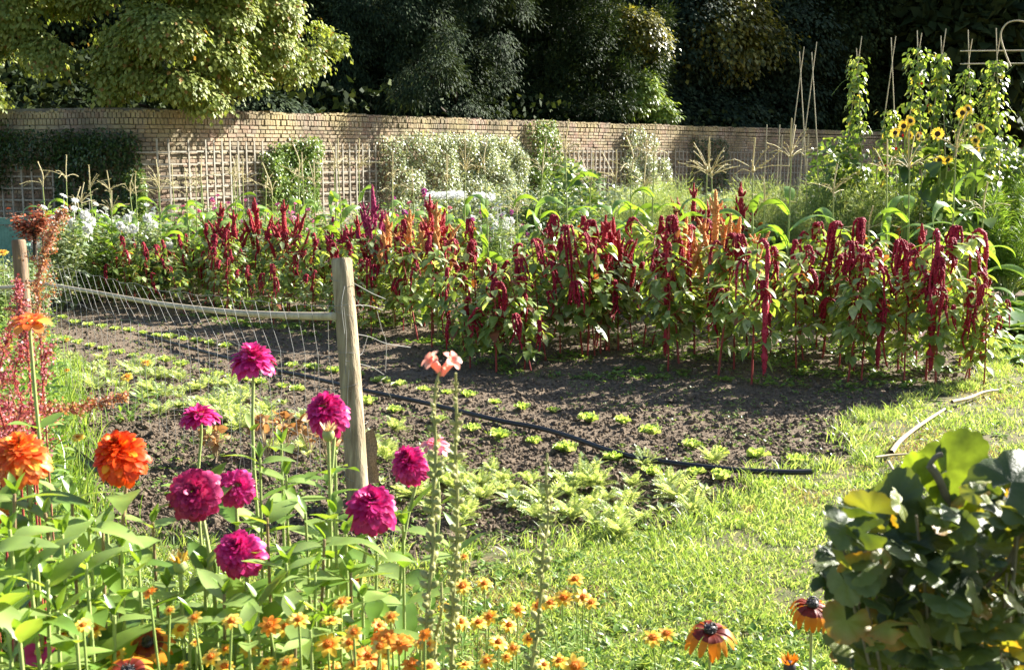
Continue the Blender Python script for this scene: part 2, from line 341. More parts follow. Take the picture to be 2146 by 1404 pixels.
def brick_mat():
    m, nt, N, bs, out = newmat('old_brick'); geo = N.new('ShaderNodeNewGeometry')
    col = ramp(nt, geo.outputs['Random Per Island'], [(0, (.26, .14, .10)), (.22, (.40, .25, .18)), (.45, (.46, .36, .27)), (.7, (.46, .40, .26)), (.88, (.33, .28, .22)), (1, (.20, .13, .10))])
    sx = N.new('ShaderNodeSeparateXYZ'); tc = N.new('ShaderNodeTexCoord'); nt.links.new(tc.outputs['Object'], sx.inputs[0])
    mr = N.new('ShaderNodeMapRange'); nt.links.new(sx.outputs[2], mr.inputs[0]); mr.inputs[1].default_value = 1.0; mr.inputs[2].default_value = 2.5; mr.inputs[3].default_value = .0; mr.inputs[4].default_value = .7
    li = ramp(nt, noise(nt, 1.3, 5, .6), [(.42, (0, 0, 0)), (.6, (1, 1, 1))]); mm = N.new('ShaderNodeMath'); mm.operation = 'MULTIPLY'; nt.links.new(li, mm.inputs[0]); nt.links.new(mr.outputs[0], mm.inputs[1])
    col = mixc(nt, mm.outputs[0], col, (.50, .42, .14))
    col = mixc(nt, .4, col, ramp(nt, noise(nt, 30, 4, .7), [(.3, (.15, .11, .08)), (.7, (.6, .48, .36))]))
    col = mixc(nt, ramp(nt, noise(nt, .8, 6, .65), [(.42, (0, 0, 0)), (.66, (.8, .8, .8))]), col, (.13, .11, .07))
    nt.links.new(col, bs.inputs['Base Color']); bs.inputs['Roughness'].default_value = .92; bs.inputs['Specular IOR Level'].default_value = .2
    bump(nt, noise(nt, 45, 5, .7), bs, .7, .012); return m
M_BRICK = brick_mat(); M_MORTAR = plain('mortar', (.17, .14, .10), (.30, .26, .19), nsc=8, rough=.95, bmp=.6)
def brick_t():
    V = []
    for (y, i) in ((-.5, 0), (.36, 0), (.5, .1)):
        for (x, z) in ((-1, -1), (1, -1), (1, 1), (-1, 1)): V.append((x * (.5 - i * .35), y, z * (.5 - i * .9)))
    F = [[8, 9, 10, 11]]
    for a in (0, 4):
        for k in range(4): F.append([a + k, a + (k + 1) % 4, a + 4 + (k + 1) % 4, a + 4 + k])
    return np.array(V, float), np.array(F)
BT = brick_t(); wall = empty('brick_wall', (wpts[0][0], wpts[0][1], 0), 'long curving garden wall of old buff and pink bricks below the trees', 'wall')
wall.location = (0, 0, 0)
g = Geo(); ch = .0745; z = .0375; row = 0; top = WH - .22
def lay(g, s, zc, L, h, dep=.05):
    k = len(s); p = on_wall(s, zc); n = wn_(s); t = wt(s); jt = R.normal(0, .006, k)
    X = t + n * R.normal(0, .022, k)[:, None]; M = np.stack([nrm(X) * (L - .013)[:, None], n * dep, np.tile([0, 0, 1.0], (k, 1)) * (h - .013) * R.uniform(.92, 1.03, k)[:, None]], -1)
    g.inst(BT, M, p + n * (jt - dep * .28)[:, None] + np.array([0, 0, 1]) * R.normal(0, .002, k)[:, None])
while z < top:
    L0 = .225 if row % 2 == 0 else .113
    s = np.arange(.2 + (row % 4) * .056, seg[-1] - .3, L0); L = np.full(len(s), L0)
    if row % 2 == 0:
        sh = R.random(len(s)) < .08; s2 = s[sh] + .056; s = np.where(sh, s - .056, s); L = np.where(sh, .113, L); s = np.r_[s, s2]; L = np.r_[L, np.full(len(s2), .113)]
    lay(g, s, z, L, ch); z += ch; row += 1
zt = z - ch / 2
for zc, h, off in ((zt + .056, .112, .0), (zt + .165, .106, .035)):
    s = np.arange(.2 + off, seg[-1] - .3, .0735); lay(g, s, zc, np.full(len(s), .0735), h, .06)
g.build('bricks', M_BRICK, wall, smooth=False)
g = Geo(); s = np.arange(.1, seg[-1] - .1, .1); th = .30
A = on_wall(s, 0, -.012); B = on_wall(s, 0, -th); zt2 = zt + .21; n = len(s)
V = np.concatenate([A, A + [0, 0, zt2], B + [0, 0, zt2], B]); i = np.arange(n - 1)
g.add(V, np.concatenate([np.c_[i + a * n, i + 1 + a * n, i + 1 + (a + 1) * n, i + (a + 1) * n] for a in range(3)])); g.build('mortar', M_MORTAR, wall)
# coping bricks top (brick on edge, seen as a ragged top)
s = np.arange(.2, seg[-1] - .3, .0735); g = Geo(); k = len(s); t = wt(s); nn = wn_(s)
M = np.stack([t * .066, nn * (.31 + R.normal(0, .006, k))[:, None], np.tile([0, 0, 1.0], (k, 1)) * .05], -1)
g.inst(BT, M, on_wall(s, zt + .232, -.14) + np.array([0, 0, 1]) * (R.normal(0, .010, k) + (vnoise(s, s * 0, 1.2, 5) - .5) * .05)[:, None]); g.build('coping', M_BRICK, wall, smooth=False)

# trellis panels
M_TREL = plain('trellis_wood', (.24, .22, .17), (.40, .37, .30), nsc=9, rough=.85, stretch=(3, 3, .6))
def trellis(px0, px1, label, ztop=2.02, sp=.20):
    s0, s1 = s_at(px0), s_at(px1); r = empty('trellis', on_wall(s0, 0)[0], label, 'trellis', 'trellis panels fixed along the brick wall'); o0 = np.array(r.location)
    gv, gh = Geo(), Geo(); i = 0
    for s in np.arange(s0, s1, sp):
        a = on_wall(s, .05, .075)[0] - o0; t = wt([s])[0]; h = ztop - .05 + R.uniform(-.015, .02); rz = math.atan2(t[1], t[0])
        box(gv, a + [0, 0, h / 2], (.030, .018, h), rz=rz + R.normal(0, .05)) if R.random() > .04 else None; i += 1
    for z in np.arange(.2, ztop - .05, .205):
        for s in np.arange(s0, s1 - .01, .6):
            e = min(s + .6, s1); m = (s + e) / 2; a = on_wall(m, z + R.normal(0, .004), .062)[0] - o0; t = wt([m])[0]; box(gh, a, (e - s + .002, .014, .026), rz=math.atan2(t[1], t[0]))
    gv.build('upright_battens', M_TREL, r, smooth=False); gh.build('cross_battens', M_TREL, r, smooth=False)
trellis(-150, 262, 'shaded trellis panel on the wall above the green bench')
trellis(272, 790, 'sunlit square trellis of grey battens on the wall left of the clipped climber')
trellis(1090, 1405, 'sunlit trellis on the wall right of the clipped climber')
trellis(1412, 1700, 'dark shaded trellis on the wall behind the bare bean canes')

# climbing plants: clouds of leaves against the wall, thin stems behind
M_CLIMB = leafmat('grey_green_leaf', (.17, .23, .11), (.36, .42, .24), (.6, .62, .45), trans=.22, rough=.35, spec=.7)
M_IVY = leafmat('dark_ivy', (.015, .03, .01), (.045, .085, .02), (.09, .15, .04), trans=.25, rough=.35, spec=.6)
M_CLIMB2 = leafmat('fresh_climber', (.07, .14, .02), (.16, .26, .05), (.34, .42, .16), trans=.35, rough=.38, spec=.6)
M_STEM = plain('brown_stem', (.10, .07, .04), (.2, .15, .09), nsc=30, rough=.8)
LC = leaf(.5, 3, .2, .25)
def climber(boxes, n, size, mat, label, name='climbing_shrub', depth=.28, T=LC, out=.5):
    """boxes: (px0, px1, ytop, ybot) in the picture, turned into wall-hugging clouds"""
    s00 = s_at(boxes[0][0]); r = empty(name, on_wall(s00, 0)[0], label, 'climber'); o0 = np.array(r.location); g, gs = Geo(), Geo()
    tot = sum((b[1] - b[0]) * (b[3] - b[2]) for b in boxes)
    for (a, b, y0, y1) in boxes:
        s0, s1 = s_at(a), s_at(b); sm = (s0 + s1) / 2; D = wp(np.array([sm]))[0][1]; z1 = at(0, y0, D)[2]; z0 = max(.05, at(0, y1, D)[2])
        k = int(n * (b - a) * (y1 - y0) / tot); s = R.uniform(s0, s1, k); z = R.uniform(z0, z1, k)
        e = np.minimum(1, 1.6 * np.sqrt(np.clip(4 * (s - s0) * (s1 - s) / (s1 - s0) ** 2, 0, 1)) * np.sqrt(np.clip((z1 - z) / (z1 - z0) * 6, 0, 1)))
        lump = .45 + .75 * vnoise(s, z, .35, 61); d = .02 + depth * e * lump * R.uniform(.25, 1, k) ** .5
        keep = R.random(k) < (.35 + .65 * e); s, z, d = s[keep], z[keep], d[keep]; k = len(s)
        P = on_wall(s, 0, d); P[:, 2] = z + R.normal(0, .03, k); nn = wn_(s); dr = nrm(nn * out + rdir(k) * .8 + [0, 0, -.25])
        g.inst(T, frames(dr, np.array([0, 0, 1.0]) + nn * .6 + rdir(k) * .5, R.uniform(.6, 1.2, k) * size), P - o0)
        for j in range(max(3, int((s1 - s0) / .3))):
            ss = R.uniform(s0, s1); q = [on_wall(ss + R.normal(0, .1) * (h > 0), h * z1, .06)[0] - o0 for h in (0, .35, .7, .95)]; tube(gs, bez(q, 3), .012, 4)
    g.build('foliage', mat, r); gs.build('stem', M_STEM, r)
climber([(785, 1085, 287, 520), (840, 1060, 281, 320), (980, 1095, 305, 520)], 30000, .065, M_CLIMB, 'wide clipped grey-green climber covering the middle of the wall', depth=.55)
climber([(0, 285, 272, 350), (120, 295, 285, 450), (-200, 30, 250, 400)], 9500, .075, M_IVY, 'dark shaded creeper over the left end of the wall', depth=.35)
climber([(535, 660, 320, 440), (560, 640, 300, 360), (600, 665, 290, 330)], 5200, .07, M_CLIMB2, 'bushy green climber over the sunlit trellis', depth=.3)
climber([(1095, 1160, 262, 440), (1110, 1150, 252, 300), (1080, 1190, 330, 460)], 6500, .08, M_CLIMB2, 'tall pale leafy climber reaching over the wall top', depth=.4)
climber([(1300, 1365, 280, 420), (1310, 1340, 266, 300), (1290, 1400, 330, 440)], 5500, .08, M_CLIMB, 'leafy climber with a pointed top near the shaded end of the wall', depth=.4)
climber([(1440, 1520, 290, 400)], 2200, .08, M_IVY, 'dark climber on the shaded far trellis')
climber([(255, 300, 360, 470)], 1800, .07, M_CLIMB2, 'small sunlit climber growing at the foot of the wall beside the dark creeper')
# ================================================================ TREES
M_BARK = plain('bark', (.03, .025, .018), (.08, .06, .045), nsc=12, rough=.95, bmp=.8, bsc=25, stretch=(1, 1, .25))
M_MAPLE = leafmat('yellow_green_leaf', (.15, .20, .045), (.27, .32, .075), (.40, .42, .13), trans=.36, rough=.5, spec=.4, tmul=(1.25, 1.25, .6), c4=(.30, .17, .05), thr=.95)
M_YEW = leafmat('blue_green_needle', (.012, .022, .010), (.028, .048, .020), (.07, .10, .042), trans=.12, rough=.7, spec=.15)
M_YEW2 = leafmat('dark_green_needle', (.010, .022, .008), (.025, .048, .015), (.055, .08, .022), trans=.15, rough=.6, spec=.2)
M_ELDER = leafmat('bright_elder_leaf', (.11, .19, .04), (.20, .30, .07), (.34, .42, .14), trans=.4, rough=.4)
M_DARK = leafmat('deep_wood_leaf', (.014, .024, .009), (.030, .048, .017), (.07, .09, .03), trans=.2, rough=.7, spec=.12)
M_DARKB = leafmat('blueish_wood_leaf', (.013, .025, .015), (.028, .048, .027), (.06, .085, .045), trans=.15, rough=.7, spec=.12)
M_GOLD = leafmat('gold_flecked_leaf', (.05, .07, .015), (.14, .15, .03), (.36, .33, .07), trans=.4, rough=.45)
ML = leaf(.8, 2, .25, .2, .7); YL = quadleaf(.28, .15); QL = quadleaf(.7, .2)
def clumps(g, lobes, o0, n, size, T, cr=.33, flat=.5, per=55, droop=-.45, nh=(0, 0, 1.0), shell=.75, back=.35, mi=0, gap=0):
    """lobes: (px, py, rx, ry, D, weight) ; crown built of many drooping leaf clumps spread over lumpy ellipsoids"""
    W_ = np.array([l[2] * l[3] * (l[5] if len(l) > 5 else 1) for l in lobes], float); W_ /= W_.sum(); nc = int(n / per)
    for l, w in zip(lobes, W_):
        D = l[4] if l[4] > 15 else WD(l[0]) + l[4]; c = at(l[0], l[1], D); rx = l[2] * D / FPX; rz = l[3] * D / FPX; ry = (rx + rz) * .5; k = max(3, int(nc * w)); d = rdir(k)
        fl = (d[:, 1] > 0) & (R.random(k) > back); d[fl, 1] *= -1
        q = d * (shell + (1 - shell) * R.random(k) ** .6)[:, None] * np.array([rx, ry, rz]); q *= (.82 + .36 * vnoise(d[:, 0] * 2 + l[0], d[:, 2] * 2, .5, 71))[:, None]
        if gap: kp = vnoise((c + q)[:, 0] + (c + q)[:, 1] * .5, (c + q)[:, 2], .62, 77) * .65 + vnoise((c + q)[:, 0], (c + q)[:, 2], 1.7, 78) * .35 > gap; d, q = d[kp], q[kp]; k = len(d)
        C = c + q; od = nrm(d * [1, 1, .6] + [0, 0, -.1]); kk = k * per; cs = np.repeat(R.uniform(.6, 1.3, k) * cr, per)
        off = R.normal(0, .5, (kk, 3)) * np.array([1, 1, flat]); off[:, 2] -= .5 * (off[:, 0] ** 2 + off[:, 1] ** 2) ** .5 * .7
        P = np.repeat(C, per, 0) + off * cs[:, None]; dr = nrm(np.repeat(od, per, 0) * .7 + off * .8 + [0, 0, droop] + rdir(kk) * .4)
        hint = np.array(nh) + np.repeat(od, per, 0) * .6 + rdir(kk) * .45
        g.inst(T, frames(dr, hint, R.uniform(.6, 1.25, kk) * size), P - o0, mi)
def tree(name, label, base, lobes, n, size, T, mat, trunk=.22, group=None, extra=None, **kw):
    lobes = [tuple(l[:4]) + (l[4] if l[4] > 15 else WD(l[0]) + l[4],) + tuple(l[5:]) for l in lobes]; base = np.array([base[0], base[1], 0.0]); r = empty(name, base, label, 'tree', group); g = Geo(); clumps(g, lobes, base, n, size, T, **kw)
    if extra: clumps(g, *extra[:1], base, *extra[1:])
    g.build('crown', mat, r); gt = Geo(); top = max(at(l[0], l[1], l[4])[2] for l in lobes)
    ax = np.mean([at(l[0], l[1], l[4])[:2] for l in lobes], 0) - base[:2]
    tube(gt, bez([(0, 0, -.1), (ax[0] * .1, ax[1] * .1, top * .3), (ax[0] * .4, ax[1] * .4, top * .65), (ax[0] * .7, ax[1] * .7, top)], 5), np.linspace(trunk, trunk * .3, 16), 8)
    gt.build('trunk', M_BARK, r); gl = Geo()
    for l in lobes:
        c = at(l[0], l[1], l[4]) - base; h = max(.8, c[2] * .55); p0 = np.array([ax[0] * .25, ax[1] * .25, h]); c = p0 + (c - p0) * .6; tube(gl, bez([p0, (p0 + c) / 2 + [0, 0, .3], c], 4), np.linspace(trunk * .28, .012, 9), 5)
    gl.build('limbs', M_BARK, r); return r
# yellow-green maple reaching over the wall at the left
ml = [(40, 20, 86, 60, -0.1), (150, 60, 64, 46, -0.1), (90, 120, 64, 40, -0.1), (240, 20, 64, 46, -0.1), (270, 105, 43, 29, -0.1), (300, 150, 44, 24, -0.1), (210, 175, 49, 23, -0.1), (370, 170, 43, 20, -0.9), (430, 205, 36, 16, -0.9), (340, 60, 64, 40, -0.9),
      (440, 110, 57, 40, -0.9), (460, 30, 64, 40, -0.9), (560, 20, 64, 40, -0.9), (550, 95, 54, 33, -0.9), (620, 60, 49, 33, -0.9), (640, 115, 39, 22, -0.9), (600, 145, 39, 18, -0.9), (695, 88, 25, 12, -0.9), (500, 165, 36, 16, -0.9), (150, -60, 144, 53, -0.1), (420, -70, 144, 53, -0.9), (-60, 120, 79, 73, -0.1), (-20, 195, 57, 20, -0.1), (100, 195, 43, 14, -0.1)]
tree('maple_tree', 'yellow-green leafy maple hanging over the left end of the wall', (-6.5, 23.6), ml, 150000, .085, ML, M_MAPLE, .24, cr=.22, per=80, flat=.6, droop=-.75, shell=.9, back=.5, gap=.39)
# grey-blue yew, centre
yl_ = [(820, 40, 120, 110, 3.9), (960, 30, 130, 110, 3.5), (1030, 110, 85, 90, 2.9), (1060, 60, 60, 90, 2.9), (900, 130, 110, 90, 3.3), (800, 140, 90, 80, 3.9), (1000, 190, 80, 60, 2.9), (900, 220, 120, 50, 3.3), (1040, 225, 45, 38, 2.7), (900, 150, 50, 40, -.7), (960, 110, 50, 45, -.6), (860, 190, 40, 25, -.3), (700, 100, 90, 120, 4.9), (740, 210, 100, 60, 4.9), (620, 215, 80, 50, 4.9), (900, -80, 220, 90, 4.4), (560, 160, 90, 80, 5.4), (680, -20, 120, 120, 5.4)]
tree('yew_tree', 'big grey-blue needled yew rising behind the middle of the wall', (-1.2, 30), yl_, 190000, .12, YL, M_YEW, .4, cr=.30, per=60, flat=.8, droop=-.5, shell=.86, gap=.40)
# darker second yew
y2 = [(1180, 60, 100, 110, 3.7), (1290, 120, 90, 90, 3.2), (1340, 60, 60, 60, 3.7), (1230, 190, 120, 60, 3.2), (1150, 170, 70, 80, 3.7), (1330, 190, 70, 60, 3.2), (1120, -40, 120, 80, 4.7), (1200, -90, 160, 80, 4.2), (1370, 130, 30, 50, 3.2)]
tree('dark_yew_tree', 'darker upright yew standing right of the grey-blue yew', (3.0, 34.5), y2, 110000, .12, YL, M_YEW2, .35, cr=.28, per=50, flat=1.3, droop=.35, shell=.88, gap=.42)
tree('golden_leaved_tree', 'small gold-flecked tree peeping between the dark yews', (4.4, 36), [(1335, 60, 45, 38, 2.2), (1365, 85, 30, 34, 2.2), (1300, 40, 30, 25, 2.2)], 6000, .12, ML, M_GOLD, .08, cr=.3, per=30)
tree('elder_tree', 'bright green young elder lit up beside the dark yew', (4.3, 34.8), [(1345, 195, 30, 26, 1.5), (1370, 218, 28, 22, 1.5), (1322, 222, 22, 20, 1.5), (1390, 243, 32, 10, 1.0), (1350, 165, 20, 14, 1.6)], 4200, .15, LC, M_ELDER, .06, cr=.25, per=34)
tree('glossy_laurel_tree', 'glossy dark laurel glinting just over the wall below the maple tip', (-4.6, 24.3), [(540, 225, 70, 26, 1.6), (470, 232, 40, 16, 1.6), (600, 235, 50, 20, 1.6)], 6500, .11, LC, M_YEW, .06, cr=.25, per=30)
# dark wood behind
rng = [(-260, 60, 34, 'b'), (60, 40, 33, 'd'), (380, 80, 34, 'd'), (1460, 150, 35, 'b'), (1590, 110, 37, 'b'), (1760, 140, 39, 'd'), (1930, 120, 40, 'd'), (2110, 130, 41, 'd'), (2320, 110, 41, 'b'), (1480, -20, 38, 'g'), (1700, -40, 40, 'd'), (1120, 60, 36, 'd'), (700, 60, 35, 'd')]
names = ['dark tree beyond the left edge of the maple', 'dark tree hidden behind the maple crown', 'dark tree between the maple and the grey-blue yew', 'blue-green broad tree just right of the dark yew', 'blue-green broad tree behind the two pairs of bare canes', 'dark tree behind the first vine-clad canes', 'dark tall tree behind the sunflowers', 'dark tall tree behind the cane rails',
         'blue-green tree past the last bean canes', 'dark tree with gold-flecked upper leaves above the shaded wall end', 'very dark tree top above the bare canes', 'dark tree deep between the two yews', 'dark tree deep behind the grey-blue yew']
for (px, py, D, kd), nm in zip(rng, names):
    D = max(D, WD(px) + 5)
    lb = [(px + R.uniform(-90, 90), py + dy, R.uniform(80, 120), R.uniform(60, 90), D + R.uniform(-1, 1.5)) for dy in (-190, -110, -110, -40, -40, 30, 30, 90, 90) for _ in (0,)]
    lb += [(px - 60, py + 110, 90, 60, D), (px + 70, py + 110, 90, 60, D)]
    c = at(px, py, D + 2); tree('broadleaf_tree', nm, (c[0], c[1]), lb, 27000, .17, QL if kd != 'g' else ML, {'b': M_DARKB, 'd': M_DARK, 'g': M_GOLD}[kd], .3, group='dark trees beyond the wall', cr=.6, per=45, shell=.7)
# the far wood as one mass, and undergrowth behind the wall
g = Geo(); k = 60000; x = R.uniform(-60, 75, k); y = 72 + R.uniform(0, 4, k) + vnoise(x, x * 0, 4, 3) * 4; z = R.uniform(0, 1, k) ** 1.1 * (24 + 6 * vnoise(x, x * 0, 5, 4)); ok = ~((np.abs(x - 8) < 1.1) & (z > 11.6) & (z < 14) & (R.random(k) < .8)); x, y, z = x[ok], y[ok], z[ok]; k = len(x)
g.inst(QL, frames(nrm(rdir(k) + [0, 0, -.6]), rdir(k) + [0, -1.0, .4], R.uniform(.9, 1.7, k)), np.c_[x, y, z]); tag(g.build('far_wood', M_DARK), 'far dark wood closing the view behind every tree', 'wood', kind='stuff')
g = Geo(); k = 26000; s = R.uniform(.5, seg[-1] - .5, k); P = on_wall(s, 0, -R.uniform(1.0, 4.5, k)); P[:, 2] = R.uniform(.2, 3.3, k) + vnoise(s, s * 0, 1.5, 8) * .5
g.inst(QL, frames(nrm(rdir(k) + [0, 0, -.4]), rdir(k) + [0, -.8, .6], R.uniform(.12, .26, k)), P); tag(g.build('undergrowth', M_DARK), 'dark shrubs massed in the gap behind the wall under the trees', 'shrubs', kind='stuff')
# tall trees added past the right edge of the view to shade the far wall and the wood
for i, (x, y, h, r_, zt_) in enumerate([(17.5, 43.5, 12.5, 2.8, 0), (30, 66, 20, 6, 0), (22, 49, 16, 4, 0), (40, 70, 22, 7, 0), (26, 57, 19, 5, 0)]):
    base = np.array([x, y, 0.]); rt = empty('unseen_shade_tree', base, ['dark tree nearest the shaded wall end', 'dark tall tree farther along the wood edge', 'dark tree at the corner of the wood', 'tallest dark tree of the wood edge', 'dark tree between the wood corner and the wall'][i] + ' added out of view to cast shade', 'tree'); g = Geo(); k = 9000
    d = rdir(k); q = d * (R.uniform(.5, 1, k) ** .5)[:, None] * [r_, r_, h * .42]; g.inst(QL, frames(rdir(k) + [0, 0, -.5], rdir(k) + [0, 0, .8], R.uniform(.5, .9, k)), q + [0, 0, h * .58]); g.build('crown', M_DARK, rt)
    g = Geo(); tube(g, [(0, 0, -.1), (.1, 0, h * .3), (0, .1, h * .7)], [.3, .22, .1], 8); g.build('trunk', M_BARK, rt)
# ================================================================ MIDDLE BEDS
used = set()
M_BUSH = leafmat('bush_leaf', (.07, .13, .025), (.15, .24, .06), (.34, .42, .2), trans=.35, rough=.38, spec=.6)
M_BUSH2 = leafmat('frosty_leaf', (.16, .22, .12), (.30, .36, .22), (.55, .58, .45), trans=.3, rough=.4)
M_FEATH = leafmat('feathery_leaf', (.14, .22, .07), (.25, .35, .13), (.46, .52, .28), trans=.42, rough=.5, spec=.3)
M_GREENSTEM = leafmat('green_stem', (.16, .24, .05), (.30, .38, .10), trans=.1, rough=.45)
def petalmat(name, c1, c2, trans=.35, rough=.5, tm=(1.3, .8, .9)): return leafmat(name, c1, c2, trans=trans, rough=rough, spec=.3, tmul=tm)
M_WHITE = petalmat('white_petal', (.72, .72, .68), (.85, .85, .8), tm=(1, 1, 1)); M_PINK = petalmat('pink_petal', (.55, .12, .28), (.75, .30, .45)); M_PURP = petalmat('purple_petal', (.28, .06, .25), (.5, .15, .42))
M_ORAN = petalmat('orange_petal', (.75, .16, .02), (.85, .32, .04), tm=(1.3, 1, .5)); M_REDP = petalmat('red_petal', (.45, .01, .02), (.65, .04, .03)); M_YELC = plain('yellow_disc', (.7, .45, .05), (.8, .6, .12), nsc=90)
def smallflower(g, c, d, r, n=9, m=0, mc=None):
    """ring of petals facing d"""
    d = nrm(np.asarray(d, float)); a = nrm(np.cross(d, [0.3, .2, 1.0])); b = np.cross(d, a); th = np.linspace(0, 2 * np.pi, n, endpoint=False) + R.uniform(0, 1)
    for lift, sc in ((.15, 1), (.5, .75)):
        v = np.cos(th + lift)[:, None] * a + np.sin(th + lift)[:, None] * b + d * lift; g.inst(quadleaf(.7, .1), frames(v, d, r * sc), np.tile(c, (n, 1)), m)
def bush(label_, nl, h, w, size, mat, fl=None, nf=0, fr=.03, T=LC, name='flowering_bush', group=None, cat='plant', ball=False):
    r = empty(name, (0, 0, 0), label_, cat, group); g = Geo(); k = nl; ns = 16; az = R.uniform(0, 2 * np.pi, ns); lean = R.uniform(.1, 1, ns) * w * .5; hh = h * R.uniform(.6, 1, ns)
    gs = Geo()
    for a, l, q in zip(az, lean, hh): tube(gs, [(0, 0, 0), (math.cos(a) * l * .5, math.sin(a) * l * .5, q * .5), (math.cos(a) * l, math.sin(a) * l, q)], [.007, .005, .003], 4)
    gs.build('stems', M_GREENSTEM, r); j = R.integers(0, ns, k); t = R.uniform(.12, 1.0, k) ** .8
    P = np.c_[np.cos(az[j]) * lean[j] * t, np.sin(az[j]) * lean[j] * t, hh[j] * t] + R.normal(0, .055, (k, 3)) * w * 1.6
    P[:, 2] = np.abs(P[:, 2]); g.inst(T, frames(rdir(k, -.5, .6), np.array([0, 0, 1.0]) + rdir(k) * .5, R.uniform(.5, 1.2, k) * size), P); g.build('leaves', mat, r)
    if fl is not None:
        for q in range(nf):
            i = R.integers(0, ns); tp = np.array([math.cos(az[i]) * lean[i], math.sin(az[i]) * lean[i], hh[i]]) + R.normal(0, .07, 3) * [1, 1, .5]; tp[2] = max(tp[2], h * .55) + .06
            gf = Geo()
            if ball:
                d = rdir(60); gf.inst(quadleaf(.8, -.2), frames(d, rdir(60), fr * .75), tp + d * fr * .35)
            else: smallflower(gf, tp, [R.normal(0, .3), -.6, 1.0], fr, 9)
            tube(gf, [tp - [0, 0, .12], tp], .003, 3); gf.build('flower', fl, r)
    return r
bushes = {
 'white': [bush('', 900, 1.0, .55, .06, M_BUSH, M_WHITE, 9, .045, name='white_flower_plant', group='flowering plants in the beds before the wall'), bush('', 900, .9, .6, .07, M_BUSH2, M_WHITE, 7, .05, name='white_flower_plant', group='flowering plants in the beds before the wall', ball=True)],
 'purple': [bush('', 1000, 1.05, .55, .06, M_BUSH, M_PURP, 8, .035, name='purple_flower_plant', group='flowering plants in the beds before the wall', ball=True)],
 'pink': [bush('', 1000, 1.0, .6, .06, M_BUSH, M_PINK, 9, .04, name='pink_flower_plant', group='flowering plants in the beds before the wall')],
 'orange': [bush('', 1500, .85, .6, .05, M_FEATH, M_ORAN, 10, .035, T=quadleaf(.12), name='orange_flower_plant', group='flowering plants in the beds before the wall')],
 'red': [bush('', 1000, .95, .6, .065, M_BUSH, M_REDP, 8, .045, name='red_flower_plant', group='flowering plants in the beds before the wall', ball=True)],
 'frost': [bush('', 1300, .95, .65, .06, M_BUSH2, name='silvery_bush', group='silvery bushes in the middle beds')],
 'green': [bush('', 1100, .9, .65, .075, M_BUSH, name='green_bush', group='green leafy bushes in the middle beds')]}
LAB = {'white': 'plant with white flowers', 'purple': 'plant with round purple flower heads', 'pink': 'plant with pink flowers', 'orange': 'thin-leaved plant with small orange flowers', 'red': 'plant with red flower balls', 'frost': 'silvery-leaved bush', 'green': 'green leafy bush'}
layout = []   # (kind, px, D, scale)
def spread(kinds, p0, p1, D0, D1, n, s0=.85, s1=1.1):
    for i in range(n): layout.append((kinds[R.integers(0, len(kinds))], R.uniform(p0, p1), R.uniform(D0, D1), R.uniform(s0, s1)))
spread(['white', 'white', 'frost', 'green', 'white'], 120, 330, 12.6, 15, 15); spread(['purple', 'pink', 'frost', 'green', 'frost'], 320, 840, 13.6, 17.5, 34)
spread(['pink', 'white', 'purple', 'frost'], 840, 1080, 13.5, 17, 16); spread(['frost', 'frost', 'green', 'white'], 1050, 1330, 14.5, 20, 24, .9, 1.25)
spread(['orange', 'orange', 'green', 'orange'], 1330, 1960, 11.8, 14.5, 26); spread(['orange', 'frost'], 1180, 1400, 12.5, 14.5, 8, .8, 1)
spread(['green', 'frost'], -150, 100, 9.5, 12.5, 10, .6, .8); spread(['green'], 1700, 1900, 16, 20, 6); spread(['red'], 1400, 1560, 13, 15, 4)
spread(['frost', 'green'], 1380, 1600, 15, 20, 12, 1.1, 1.45); spread(['frost', 'frost', 'green'], 1040, 1340, 15, 19, 16, 1.2, 1.5)
layout += [('white', 120, 11.9, 1.18), ('white', 150, 12.2, 1.12), ('white', 1040, 13.2, 1.0), ('white', 1060, 13.6, 1.0), ('pink', 900, 14.5, 1.1), ('purple', 905, 14.0, 1.2)]
cnt = {}
layout.sort(key=lambda q: q[1])
for kd, px, D, s in layout:
    cnt[kd] = cnt.get(kd, 0) + 1; p = at(px, 500, D); p[2] = 0; pr = bushes[kd][cnt[kd] % len(bushes[kd])]
    place(pr, used, p, R.uniform(0, 6.28), s, f'{LAB[kd]} in the far beds, {nth(cnt[kd])} from the bench end')
# low white flower border glowing behind the tassels
g = Geo(); r = empty('white_border_plant', onz(960, 520), 'long low band of pure white flowers behind the orange plumes', 'plant'); o0 = np.array(r.location)
k = 1500; px = R.uniform(895, 1035, k); px = px[vnoise(px, px * 0, 9, 3) > .3]; k = len(px); P = np.array([at(q, 411 + 0.0006 * (q - 960) ** 2 + R.normal(0, 3.2), 15.5 + R.uniform(-.35, .35)) for q in px]); g.inst(quadleaf(.8, 0), frames(rdir(k, .0, 1), rdir(k) + [0, 0, 2], .045), P - o0); g.build('blossoms', M_WHITE, r)
g = Geo(); k = 1500; px = R.uniform(895, 1035, k); P = np.array([at(q, 409, 15.5) for q in px]); P[:, 2] *= R.uniform(.05, .96, k); g.inst(LC, frames(rdir(k, -.3, .7), rdir(k) + [0, 0, 2], .07), P - o0); g.build('leaves', M_BUSH2, r)
